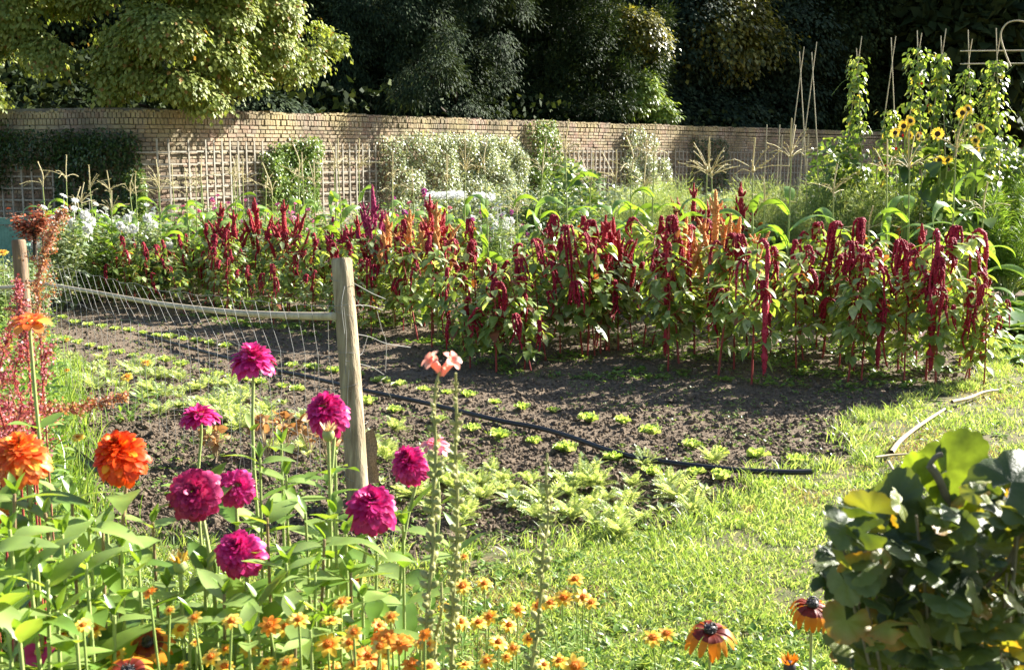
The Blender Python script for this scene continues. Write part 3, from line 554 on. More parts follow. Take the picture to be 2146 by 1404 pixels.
# feathery bushes
def feather(label_, h, w, n, mat, name='feathery_bush', cat='bush', wid=.04, L=.085):
    r = empty(name, (0, 0, 0), label_, cat); gs = Geo(); ns = 22; az = R.uniform(0, 6.28, ns); ln = w * .5 * R.uniform(.15, 1, ns) ** .6; hh = h * np.sqrt(np.clip(1.05 - (ln / (w * .5)) ** 2 * .55, .1, 1)) * R.uniform(.88, 1, ns)
    tips = []
    for a, l, q in zip(az, ln, hh):
        p = bez([(0, 0, 0), (math.cos(a) * l * .45, math.sin(a) * l * .45, q * .5), (math.cos(a) * l, math.sin(a) * l, q)], 6); tube(gs, p, np.linspace(.006, .002, len(p)), 4); tips.append(p)
    gs.build('stems', M_GREENSTEM, r); tips = np.array(tips); k = n; j = R.integers(0, ns, k); t = R.uniform(.18, 1, k) ** .8 * (tips.shape[1] - 1); i0 = t.astype(int).clip(0, tips.shape[1] - 2); f = (t - i0)[:, None]
    P = tips[j, i0] * (1 - f) + tips[j, i0 + 1] * f; d = rdir(k, -.15, .9); P = P + d * R.uniform(0, .14, k)[:, None]
    g = Geo(); g.inst(quadleaf(wid, -.05), frames(nrm(d + [0, 0, .15] + rdir(k) * .5), rdir(k), R.uniform(.5, 1.2, k) * L), P); g.build('plumes', mat, r); return r
fb = feather('', 1.25, .85, 12000, M_FEATH)
fspec = [(1350, 12.8, 1.0), (1390, 13.4, 1.05), (1590, 13.2, 1.05), (1625, 12.6, .92), (1665, 13.6, .95), (1715, 13.0, 1.0), (1755, 12.4, 1.05), (1800, 12.8, 1.08), (1850, 12.4, 1.0), (1745, 14.4, 1.1), (1560, 14.5, .9), (1700, 12, .8), (1895, 13.2, .95)]
for i, (px, D, s) in enumerate(sorted(fspec)):
    p = at(px, 500, D); p[2] = 0; place(fb, used, p, i * 1.7, s * 1.1, f'pale feathery bush behind the corn, {nth(i + 1)} from the left')
M_ASP = leafmat('fern_green', (.09, .19, .03), (.17, .30, .05), (.30, .42, .1), trans=.45, rough=.5, spec=.3)
asp = feather('big dense bright green feathery bush at the right edge behind the corn', 1.42, 1.7, 26000, M_ASP, wid=.06, L=.12); p = at(2120, 500, 12.4); asp.location = (p[0], p[1], 0)
# clusters of red plumes farther back
# ---------------------------------------------------------------- bean canes
M_CANE = plain('bamboo_cane', (.38, .31, .20), (.55, .47, .33), nsc=25, rough=.55, stretch=(1, 1, .3))
M_BEAN = leafmat('bean_leaf', (.08, .14, .03), (.17, .26, .055), (.38, .45, .16), trans=.45, rough=.35, spec=.6, c4=(.5, .42, .08), thr=.95)
BL = leaf(.85, 3, .3, .15, .65)
def canes(px, ytop, D, vine, label_, dense=1.0, spread_=.22, red=0, wide=.10):
    t = at(px, ytop, D); r = empty('bean_canes', (t[0], t[1], 0), label_, 'bean canes', 'cane supports of the bean row'); h = t[2]
    for k, (a, b) in enumerate(((-spread_, .02), (spread_, -.02))):
        g = Geo(); tube(g, [(a, b, -.1), (a * .35, b, h * .62), (-a * .12, 0, h + R.uniform(-.05, .1))], [.007, .0065, .005], 6); g.build('cane', M_CANE, r)
    if vine > 0:
        z1 = vine * h; k = int(520 * dense); z = R.uniform(.3, z1, k) ** 1.0; th = R.uniform(0, 6.28, k); rr = wide * (1.5 - .75 * z / h) * (.35 + .9 * vnoise(z, z * 0, .25, int(px))) * R.uniform(.2, 1.9, k)
        P = np.c_[np.cos(th) * rr, np.sin(th) * rr, z]; g = Geo(); g.inst(BL, frames(nrm(np.c_[np.cos(th), np.sin(th), np.full(k, -.8)] + rdir(k) * .5), np.array([0, 0, 1.0]) + np.c_[np.cos(th), np.sin(th), th * 0] * .8 + rdir(k) * .4, R.uniform(.04, .085, k)), P)
        g.build('vine_leaves', M_BEAN, r); g = Geo(); tt = np.linspace(0, 1, 60); tube(g, np.c_[np.cos(tt * 30) * .05, np.sin(tt * 30) * .05, tt * z1], .005, 4)
        for q in range(4):
            z0 = z1 * R.uniform(.4, 1); a = R.uniform(0, 6.28); tube(g, bez([(0, 0, z0), (math.cos(a) * .15, 0, z0 + .03), (math.cos(a) * .3, 0, z0 + R.uniform(-.15, .15))], 4), .003, 3)
        g.build('vine_stem', M_GREENSTEM, r)
        if red:
            g = Geo(); 
            for q in range(red): smallflower(g, (R.normal(0, .12), -.1, R.uniform(.55, .98) * z1), (0, -1, .2), .022, 5)
            g.build('blossoms', M_REDP, r)
canes(1680, 108, 13.2, 0, 'leftmost bare pair of canes crossing near their tips'); canes(1706, 105, 12.9, .35, 'second pair of canes, bare above a low leafy base', .35, red=2)
canes(1800, 95, 12.6, .96, 'vine-covered canes with tendrils straying to both sides', 1.3, wide=.12); canes(1872, 85, 12.8, .74, 'canes with red bean blossoms and a bare top', 1.0, red=14)
canes(1926, 82, 12.5, .97, 'vine-covered canes with leaves to the very tip', 1.25, red=6); canes(1977, 70, 12.4, .93, 'tall vine-covered canes rising behind the corn tassel', 1.15); canes(2033, 75, 12.6, .88, 'vine-covered canes just below the crossing rails', 1.1)
canes(2092, 68, 12.5, .9, 'rightmost vine-covered canes under the bowed dry shoot', 1.5, wide=.11)
g = Geo(); o = at(2080, 120, 12.55)
for y in (108, 135): tube(g, [at(2012 + (y % 9), y, 12.55) - o, at(2100, y - 1, 12.55) - o, at(2260, y - 2, 12.55) - o], .008, 5)
tag(g.build('cane_rails', M_CANE, loc=o), 'two level bamboo rails tied high across the last bean canes', 'cane rails')
g = Geo(); o = at(2096, 120, 12.3); tube(g, bez([at(a, b, 12.3) - o for a, b in ((2118, 140), (2106, 110), (2097, 75), (2108, 52), (2130, 44), (2160, 52), (2190, 80))], 6), .009, 6); tag(g.build('dry_shoot', M_PALE, loc=o), 'bowed dry brown shoot arching over the rightmost canes', 'shoot')
# short stakes
for i, (px, y0, D) in enumerate([(1602, 262, 15.5), (1629, 262, 15.4), (1634, 283, 15.2), (1677, 290, 15), (1689, 282, 15)]):
    t = at(px, y0, D); g = Geo(); tube(g, [(0, 0, -.1), (.02, 0, t[2] * .5), (.035, 0, t[2])], .008, 5); tag(g.build('garden_stake', M_CANE, loc=(t[0], t[1], 0)), f'thin bare stake before the shaded wall, {nth(i + 1)} from the left', 'stake', 'thin stakes before the shaded wall')
# low bean thicket
M_BEAND = leafmat('low_bean_leaf', (.05, .10, .02), (.13, .21, .04), (.34, .42, .13), trans=.4, rough=.36, spec=.6)
def thicket(label_, px0, px1, ytop, D, n, size=.09, mat=M_BEAND, name='bean_bush', dy=.5):
    a, b = at(px0, ytop, D), at(px1, ytop, D); c = (a + b) / 2; r = empty(name, (c[0], c[1], 0), label_, 'bush'); w = (b - a)[0] / 2; h = a[2]; k = n
    x = R.uniform(-1, 1, k); z = R.uniform(.05, 1, k) * h * (1 - .25 * x ** 2) * (.8 + .3 * vnoise(x * w, x * 0, .3, 5)); P = np.c_[x * w, R.uniform(-dy, dy, k), z]
    g = Geo(); g.inst(BL, frames(rdir(k, -.8, .3), rdir(k) * .6 + [0, -.4, 1.0], R.uniform(.5, 1.2, k) * size), P); g.build('leaves', mat, r); g = Geo()
    for q in range(8): x = R.uniform(-w, w) * .8; tube(g, [(x, 0, 0), (x + R.normal(0, .1), 0, h * .8)], .006, 4)
    g.build('stems', M_GREENSTEM, r)
thicket('leafy bean bush filling the gap between the first canes', 1712, 1795, 262, 12.9, 1500); thicket('dark bean bush behind the sunflower heads', 1885, 2000, 330, 13.4, 1600); thicket('dark leafy mass below the rightmost canes', 2040, 2200, 280, 13.3, 3600); thicket('shaded bean bush below the vine-clad canes', 1760, 1900, 335, 13.6, 1800)
thicket('tall leafy bush before the wall between two climbers', 1165, 1262, 322, 16.5, 900, .12, M_BUSH, 'tall_bush'); thicket('pale leafy bush under the pointed wall climber', 1270, 1345, 372, 16, 700, .1, M_BUSH2, 'tall_bush'); thicket('silvery bush behind the white flower band', 870, 1010, 398, 17, 1000, .09, M_BUSH2, 'tall_bush')
# ---------------------------------------------------------------- sunflowers
M_SUNP = petalmat('sunflower_petal', (.80, .52, .05), (.88, .72, .20), tm=(1.2, 1.15, .6), trans=.45); M_SUNC = plain('sunflower_disc', (.03, .015, .008), (.10, .05, .02), nsc=150, rough=.9)
M_BROAD = leafmat('broad_leaf', (.05, .10, .02), (.12, .20, .04), (.28, .36, .12), trans=.4, rough=.36, spec=.6)
SL = leaf(.75, 4, .45, .1, .6, wav=.03)
def sunhead(parent, c, d, r0, wdir=None):
    g = Geo(); d = nrm(np.array(d, float)); a = nrm(np.cross(d, [.1, .1, 1.0])); b = np.cross(d, a)
    for ring, (n, el, s) in enumerate(((22, .1, 1.0), (20, .3, .85))):
        th = np.linspace(0, 2 * np.pi, n, endpoint=False) + ring * .15 + R.normal(0, .05, n); v = np.cos(th)[:, None] * a + np.sin(th)[:, None] * b
        g.inst(leaf(.32, 3, .15, .1), frames(v + d * el, d + v * -.2, r0 * .62 * s * R.uniform(.85, 1.1, n)), c + v * r0 * .42)
    h = g.build('sunflower_head', M_SUNP, parent); g = Geo(); V = ICO2[0] * [r0 * .42, r0 * .42, r0 * .14]; M = np.stack([a, b, d], 1); g.add(V @ M.T + c + d * r0 * .06, ICO2[1]); g.build('disc', M_SUNC, h)
def sunflower(px, D, heads, label_, nleaf=26):
    base = at(px, 400, D); base[2] = 0; r = empty('sunflower_plant', base, label_, 'sunflower'); gs, gl = Geo(), Geo(); zs = []
    for (hx, hy, w, dx, dz) in heads:
        c = at(hx, hy, D - .15) - base; zs.append(c[2]); br = np.array([c[0] * .25, 0, c[2] * .5]); tube(gs, bez([(0, 0, 0), br, c * [.8, .8, .93], c], 5), .009, 5)
        sunhead(r, c, (dx, -1, dz), w / 2 * .9 * D / FPX)
    k = nleaf; t = R.uniform(.25, .95, k); c = at(heads[0][0], heads[0][1], D) - base; H_ = max(zs); P = np.c_[R.normal(0, .12, k), R.normal(0, .1, k), t * H_]; 
    d = rdir(k, -.7, .1); gl.inst(SL, frames(d, np.array([0, 0, 1.0]) + rdir(k) * .3, R.uniform(.12, .26, k)), P); gs.build('stems', M_GREENSTEM, r); gl.build('leaves', M_BROAD, r)
sunflower(1905, 11.6, [(1876, 279, 24, -.4, .2), (1894, 265, 27, -.2, .3), (1908, 254, 25, .1, .4), (1906, 284, 22, .3, .1), (1924, 285, 22, .8, 0)], 'branching sunflower plant, the left one with five pale heads', 20)
sunflower(1978, 11.4, [(1965, 281, 30, -.3, .2), (1969, 336, 26, -.3, -.7), (1986, 336, 26, .3, -.7)], 'leafy sunflower plant with two nodding heads, behind the tallest corn tassel', 90)
sunflower(2040, 11.7, [(2017, 237, 27, -.2, .2), (2029, 229, 25, .2, .4), (2055, 269, 25, .3, .3), (2044, 295, 24, .2, .2), (2045, 312, 24, .2, .1)], 'sunflower plant, the right one with five heads up its stem', 30)
# ---------------------------------------------------------------- bench, copper tree, gardener
M_BENCH = plain('bench_paint', (.10, .22, .17), (.17, .32, .25), nsc=20, rough=.5)
def bench():
    D = 13.2; a = at(-60, 480, D); b = at(92, 480, D); zt_ = at(0, 464, D)[2]; c = (a + b) / 2; r = empty('garden_bench', (c[0], c[1], 0), 'green painted slatted garden bench at the left edge', 'bench'); w = (b - a)[0]
    g = Geo(); n = 22; g2 = Geo(); box(g2, (0, .0, zt_), (w, .045, .08)); box(g2, (0, 0, zt_ - .45), (w, .04, .06)); g2.build('back_rail', M_BENCH, r, False)
    for i in range(n): box(g, (-w / 2 + w * (i + .5) / n, 0, zt_ - .235), (.038, .018, .37))
    g.build('back_slats', M_BENCH, r, False); g = Geo()
    for j in range(4): box(g, (0, -.12 - j * .11, zt_ - .47), (w, .09, .025))
    g.build('seat', M_BENCH, r, False)
    for sx in (-1, 1):
        for y in (0, -.48): g = Geo(); z = zt_ - .04 if y == 0 else zt_ - .49; box(g, (sx * (w / 2 - .03), y, z / 2), (.055, .055, z)); g.build('leg', M_BENCH, r, False)
        g = Geo(); box(g, (sx * (w / 2 - .03), -.25, zt_ - .25), (.06, .52, .03)); g.build('armrest', M_BENCH, r, False)
bench()
M_COPPER = leafmat('copper_leaf', (.16, .045, .02), (.34, .12, .06), (.6, .3, .2), trans=.35, rough=.4, tmul=(1.3, .8, .6))
p = at(72, 470, 11.5); r = empty('copper_leaved_tree', (p[0], p[1], 0), 'tiny standard tree with coppery red leaves beside the green bench', 'tree'); g = Geo()
C = np.array([at(a, b, 11.5) - [p[0], p[1], 0] for a, b in ((35, 463), (50, 470), (62, 480), (80, 470), (92, 462), (70, 490), (75, 450), (88, 478), (55, 488))]); k = 800; j = R.integers(0, len(C), k); g.inst(LC, frames(rdir(k, -.6, .5), rdir(k) * .6 + [0, 0, 1.0], R.uniform(.03, .065, k)), C[j] + R.normal(0, .045, (k, 3))); g.build('crown', M_COPPER, r)
g = Geo(); zz = at(72, 500, 11.5)[2]; tube(g, [(0, 0, 0), (-.02, 0, zz * .6), (0, 0, zz + .1)], [.03, .026, .02], 7); [tube(g, [(0, 0, zz), c * [.5, .5, 1] * .5 + [0, 0, zz * .5], c], .007, 4) for c in C]; g.build('trunk', M_BARK, r)
# gardener bending among the beds
def skin(name, V, E, rr, mat, parent, sub=2, loc=None, root=0):
    me = bpy.data.meshes.new(name); me.from_pydata([tuple(v) for v in V], E, []); o = bpy.data.objects.new(name, me); COL.objects.link(o); o.parent = parent; me.materials.append(mat)
    md = o.modifiers.new('skin', 'SKIN'); md.use_smooth_shade = True
    if not me.skin_vertices: me.skin_vertices.new()
    for i, q in enumerate(rr): me.skin_vertices[0].data[i].radius = (q, q) if np.isscalar(q) else q; me.skin_vertices[0].data[i].use_root = (i == root)
    s = o.modifiers.new('sub', 'SUBSURF'); s.levels = sub; s.render_levels = sub; return o
def gardener():
    D = 17.5; c = at(1232, 430, D); r = empty('person', (c[0], c[1], 0), 'gardener in a red shirt bending low among the plants, head down', 'person')
    M_SKIN = plain('skin', (.45, .24, .16), rough=.5); M_RED = plain('red_shirt', (.42, .02, .02), (.55, .04, .03), nsc=8, rough=.8); M_HAIR = plain('dark_hair', (.015, .013, .013), rough=.35); M_TROU = plain('dark_trousers', (.03, .035, .05), rough=.8)
    V = [(-.30, 0, .58), (-.24, 0, .72), (-.08, 0, .86), (.12, 0, .90), (.20, 0, .86), (.29, -.02, .80), (.32, -.02, .70),   # pelvis, spine, shoulders, neck, head
         (.12, -.2, .84), (.20, -.26, .60), (.36, -.22, .42), (.42, -.21, .36), (.12, .2, .84), (.20, .26, .60), (.36, .22, .42), (.42, .21, .36),
         (-.30, -.12, .56), (.02, -.16, .50), (-.12, -.16, .10), (.02, -.17, .04), (-.30, .12, .56), (.02, .16, .50), (-.12, .16, .10), (.02, .17, .04)]
    E = [(0, 1), (1, 2), (2, 3), (3, 4), (4, 5), (5, 6), (3, 7), (7, 8), (8, 9), (9, 10), (3, 11), (11, 12), (12, 13), (13, 14), (0, 15), (15, 16), (16, 17), (17, 18), (0, 19), (19, 20), (20, 21), (21, 22)]
    rr = [.14, .15, .16, .13, .055, .095, .075, .07, .05, .038, .03, .07, .05, .038, .03, .10, .075, .05, .04, .10, .075, .05, .04]
    for s in (-1, 1):    # fingers
        b = len(V); y = .215 * s; V += [(.47, y, .31)]; E += [(10 if s < 0 else 14, b)]; rr += [.028]
        for i, (dy, L) in enumerate(((-.024, .07), (-.008, .08), (.008, .075), (.024, .06))):
            n = len(V); V += [(.50, y + dy, .27), (.50, y + dy * 1.1, .27 - L)]; E += [(b, n), (n, n + 1)]; rr += [.009, .007]
        n = len(V); V += [(.45, y - s * .04, .28), (.46, y - s * .055, .25)]; E += [(b, n), (n, n + 1)]; rr += [.010, .008]
    skin('body', V, E, rr, M_SKIN, r)
    skin('shirt', [V[1], V[2], V[3], (.17, 0, .88), V[7], V[8], V[11], V[12], (-.27, 0, .64)], [(8, 0), (0, 1), (1, 2), (2, 3), (2, 4), (4, 5), (2, 6), (6, 7)], [.17, .18, .15, .07, .085, .065, .085, .065, .16], M_RED, r)
    skin('trousers', [V[0]] + V[15:22][:3] + V[19:22], [(0, 1), (1, 2), (2, 3), (0, 4), (4, 5), (5, 6)], [.155, .115, .09, .065, .115, .09, .065], M_TROU, r)
    g = Geo(); g.add(ICO2[0] * [.105, .10, .10] + np.array([.285, -.0, .85]), ICO2[1]); g.build('hair', M_HAIR, r)
    r.scale = (1.05,) * 3; r.rotation_euler = (0, 0, rad(-15))
gardener()
# ---------------------------------------------------------------- beds at the far right: leafy greens
M_CAB = leafmat('cabbage_leaf', (.08, .17, .04), (.18, .30, .08), (.42, .52, .28), trans=.35, rough=.33, spec=.7)
def greens(label_, size, n, name, mat, group, up=.45, T=None, w=None):
    r = empty(name, (0, 0, 0), label_, 'vegetable', group); g = Geo(); th = R.uniform(0, 6.28, n); el = R.uniform(.1, 1.2, n) * up * 2; d = np.c_[np.cos(th), np.sin(th), el]
    g.inst(T or leaf(.62, 4, .5, .2, .7, wav=.04), frames(d, np.array([0, 0, 1.0]) + rdir(n) * .2, R.uniform(.6, 1.1, n) * size), np.c_[np.cos(th), np.sin(th), th * 0 + .02] * .02); g.build('leaves', mat, r)
    g = Geo(); tube(g, [(0, 0, -.02), (0, 0, size * .3)], .012, 5); g.build('stem', M_GREENSTEM, r); return r
cb = [greens('', .34, 22, 'leafy_green_plant', M_CAB, 'leafy vegetables at the right edge') for _ in range(2)]; cb2 = greens('', .16, 16, 'young_green_plant', M_CAB, 'young vegetables in the right-hand rows', .6)
n = 0
for px, D in [(2010, 11.6), (2045, 11.2), (2080, 11.0), (2110, 11.3), (2140, 10.8), (2175, 11), (2030, 10.6), (2068, 10.4), (2105, 10.3), (2140, 10.2), (1990, 12.2), (2020, 12.5), (2090, 12), (2130, 12)]:
    n += 1; p = at(px, 600, D); p[2] = 0; place(cb[n % 2], used, p, n * 1.3, R.uniform(.9, 1.25), f'big leafy green vegetable below the feathery bush, {nth(n)} of its patch')
n = 0
for row, (D0, D1) in enumerate(((9.9, 9.5), (9.5, 9.0), (9.0, 8.5))):
    for px in np.arange(2000 + row * 24, 2190, 24):
        n += 1; p = at(px + R.uniform(-5, 5), 600, D0 + (D1 - D0) * (px - 2000) / 190); p[2] = 0; place(cb2, used, p, n * 1.3, R.uniform(.7, 1.2), f'young green vegetable, {nth((int(px) - 2000) // 24 + 1)} along the {("back", "middle", "front")[row]} right-hand row')
# ================================================================ CORN
M_CORN = leafmat('corn_leaf', (.10, .19, .06), (.20, .32, .07), (.36, .48, .18), trans=.42, rough=.27, spec=1.0, tmul=(1.5, 1.5, .4), nsc=None)
M_CSTK = leafmat('corn_stalk', (.20, .27, .07), (.34, .38, .13), trans=.05, rough=.4)
M_TASL = leafmat('corn_tassel', (.44, .38, .19), (.60, .53, .31), trans=.15, rough=.6)
def strap(g, base, az, L, w, up, bend, tw=0.0, n=12, m=0):
    t = np.linspace(0, 1, n + 1); ang = up - bend * t ** 1.25; dx = np.cos(ang); dz = np.sin(ang); ds = L / n
    x = np.r_[0, np.cumsum(dx[:-1] * ds)]; z = np.r_[0, np.cumsum(dz[:-1] * ds)]; ca, sa = math.cos(az), math.sin(az)
    C = np.c_[x * ca, x * sa, z] + base; wd = w / 2 * np.clip(np.minimum(1, t * 5 + .45), 0, 1) * (1 - t ** 2.6) ** .9 + .001
    T_ = np.c_[dx * ca, dx * sa, dz]; S0 = np.tile([-sa, ca, 0], (n + 1, 1)); N_ = np.cross(S0, T_); a = tw * t + .12 * np.sin(t * 11 + az * 3)
    S = S0 * np.cos(a)[:, None] + N_ * np.sin(a)[:, None]; NN = np.cross(S, T_); f = .3 * wd[:, None]
    A = C - S * wd[:, None] - NN * f * -1; B = C + S * wd[:, None] + NN * f; V = np.concatenate([A, C, B]); k = n + 1; i = np.arange(n)
    g.add(V, np.concatenate([np.c_[i, i + k, i + k + 1, i + 1], np.c_[i + k, i + 2 * k, i + 2 * k + 1, i + k + 1]]), m)
def corn(seed, tb=9, nl=7):
    """unit corn: tassel tip at z = 1.75"""
    global R; keep = R; R = np.random.default_rng(seed); r = empty('corn_plant', (0, 0, 0), '', 'corn', 'corn rows behind the amaranth bed'); g = Geo()
    tube(g, bez([(0, 0, -.03), (R.normal(0, .01), R.normal(0, .01), .7), (0, 0, 1.45)], 5), np.linspace(.013, .005, 11), 6); g.build('stalk', M_CSTK, r)
    z = .30; az = R.uniform(0, 6.28)
    for i in range(nl):
        g = Geo(); f = i / (nl - 1); strap(g, np.array([0, 0, z]), az + R.normal(0, .3), R.uniform(.45, .66) * (1 - .3 * f ** 2), R.uniform(.075, .105) * (1 - .2 * f), R.uniform(.8, 1.3), R.uniform(1.9, 3.4) * (1 - .1 * f), R.normal(0, 1.0))
        g.build('leaf', M_CORN, r); z += .97 / nl * R.uniform(.8, 1.2); az += math.pi + R.normal(0, .35)
    g = Geo(); b = np.array([0, 0, 1.42]); tube(g, bez([b, b + [R.normal(0, .008), 0, .16], b + [R.normal(0, .03), 0, .33]], 4), np.linspace(.0065, .006, 9), 5)
    for i in range(tb):
        a = R.uniform(0, 6.28); L = R.uniform(.15, .31); e = R.uniform(.15, 1.2); dv = np.array([math.cos(a) * math.cos(e), math.sin(a) * math.cos(e), math.sin(e)]); p0 = b + [0, 0, R.uniform(.0, .07)]
        tube(g, bez([p0, p0 + dv * L * .55, p0 + dv * L + [0, 0, -.035 * R.uniform(0, 2.4)]], 4), np.linspace(.0026, .0040, 9), 4)
    k = 160; # spikelets
    src = np.concatenate(g.v); q = src[R.integers(0, len(src), k)]; g.inst(quadleaf(.35, 0), frames(rdir(k, 0, 1), rdir(k), .014), q)
    g.build('tassel', M_TASL, r); R = keep; return r
corns = [corn(100 + i, tb) for i, tb in enumerate((8, 6, 10, 4, 13, 7, 9, 5))]
ctop = [(110, 340, 13.8), (146, 325, 13.5), (172, 392, 12.9), (190, 383, 12.7), (200, 346, 13.6), (235, 400, 12.7), (252, 358, 13.4), (285, 365, 14), (300, 360, 13.3), (332, 335, 13.6), (352, 352, 13.2), (372, 345, 14), (392, 362, 13.2), (412, 350, 13.6), (436, 342, 13.9), (446, 326, 13.1), (470, 328, 13.7), (492, 350, 12.9), (505, 325, 13.4), (528, 328, 13.0), (562, 342, 13.5), (590, 360, 13.4),
        (622, 320, 13), (643, 305, 12.7), (668, 335, 13.1), (706, 296, 12.6), (731, 292, 12.4), (745, 292, 12.8), (812, 318, 12.4), (840, 352, 12.9), (873, 350, 12.6), (928, 325, 12.1), (970, 292, 11.8), (1014, 295, 11.6), (1086, 400, 11.8), (1113, 292, 11.4), (1187, 252, 11.2), (1238, 322, 11.3), (1280, 316, 11.2), (1326, 286, 10.9), (1352, 330, 11.2), (1381, 258, 10.8),
        (1478, 288, 10.6), (1500, 300, 10.9), (1566, 290, 10.5), (1622, 372, 10.5), (1648, 248, 10.2), (1740, 345, 10.3), (1800, 432, 10.0), (1840, 293, 10.1), (1914, 272, 10.0), (1974, 236, 9.8), (2052, 382, 9.9)]
# the few broad tasselled ones of the photograph get the fullest tassel
ctop.sort(key=lambda q: -q[0])
for i, (px, py, D) in enumerate(ctop):
    p = at(px, py, D); s = p[2] / 1.75; big = 4 if px in (1648, 1478, 1500, 1914, 970) else int(R.choice([0, 1, 2, 3, 5, 6, 7])); bb = at(px + R.normal(0, 8), 600, D)
    place(corns[big], used, (bb[0], bb[1], 0), R.uniform(0, 6.28), (np.interp(px, [1100, 1500], [1, 1.15]),) * 2 + (s,), f'tasselled corn plant, {nth(i + 1)} in the row counting from the lawn end', tilt=(R.normal(0, .02), R.normal(0, .025)))
# ================================================================ AMARANTHS
M_AML = leafmat('amaranth_leaf', (.15, .23, .055), (.29, .38, .11), (.54, .60, .34), trans=.46, rough=.42, spec=.6, nsc=25, tmul=(1.4, 1.35, .45), c4=(.30, .10, .05), thr=.96)
M_AMD = leafmat('amaranth_dark_leaf', (.09, .15, .06), (.19, .25, .11), (.42, .44, .28), trans=.3, rough=.38, spec=.6, c4=(.26, .07, .06), thr=.9)
M_RSTEM = plain('red_stem', (.22, .025, .03), (.38, .07, .05), nsc=8, rough=.5); M_YSTEM = plain('straw_stem', (.35, .30, .10), (.5, .42, .18), nsc=8, rough=.5)
def tasmat(n, a, b, c): return leafmat(n, a, b, c, trans=.2, rough=.6, spec=.3, tmul=(1.3, .7, .7))
M_CRIM = tasmat('crimson_tassel', (.22, .004, .02), (.42, .010, .038), (.60, .06, .10)); M_SCAR = tasmat('scarlet_plume', (.30, .010, .02), (.46, .025, .04), (.62, .10, .09)); M_MAG = tasmat('magenta_plume', (.26, .01, .07), (.44, .03, .13), (.6, .12, .22))
M_ORP = tasmat('orange_plume', (.60, .20, .04), (.76, .36, .10), (.84, .55, .24)); AML = leaf(.56, 5, .42, .22, .75, wav=.015, stalk=.28)
def knobs(g, path, r, step=.0085, per=4, kr=.0065, wob=.25):
    path = np.asarray(path); L = np.r_[0, np.cumsum(np.linalg.norm(np.diff(path, axis=0), axis=1))]; n = max(3, int(L[-1] / step)); s = np.linspace(0, L[-1], n)
    C = np.stack([np.interp(s, L, path[:, i]) for i in range(3)], 1); rr = np.interp(s / L[-1], np.linspace(0, 1, len(r)), r) * (1 + wob * (vnoise(s, s * 0, .03, int(R.integers(0, 99))) - .5) * 2)
    k = n * per; d = rdir(k); P = np.repeat(C, per, 0) + d * np.repeat(rr, per)[:, None] * .75; sz = kr * R.uniform(.7, 1.4, k) * (.5 + .5 * np.repeat(rr, per) / max(r))
    g.inst(OCT, frames(rdir(k), rdir(k), sz), P); tube(g, C[::3], rr[::3] * .8, 5)
def hang(g, p0, az, out, L, r, strands=4):
    for q in range(strands):
        a = az + R.normal(0, .5); o = out * R.uniform(.6, 1.1); l = L * (1 if q == 0 else R.uniform(.35, .85)); d = np.array([math.cos(a), math.sin(a), 0])
        P = bez([p0, p0 + d * o * .6 + [0, 0, .025], p0 + d * o + [0, 0, -.03], p0 + d * o * 1.1 + [R.normal(0, .012), 0, -l * .55], p0 + d * o + [R.normal(0, .025), R.normal(0, .02), -l]], 5)
        knobs(g, P, [r * .5, r * (1.0 if q == 0 else .7), r * .95 * (1.0 if q == 0 else .65), r * .75, r * .35])
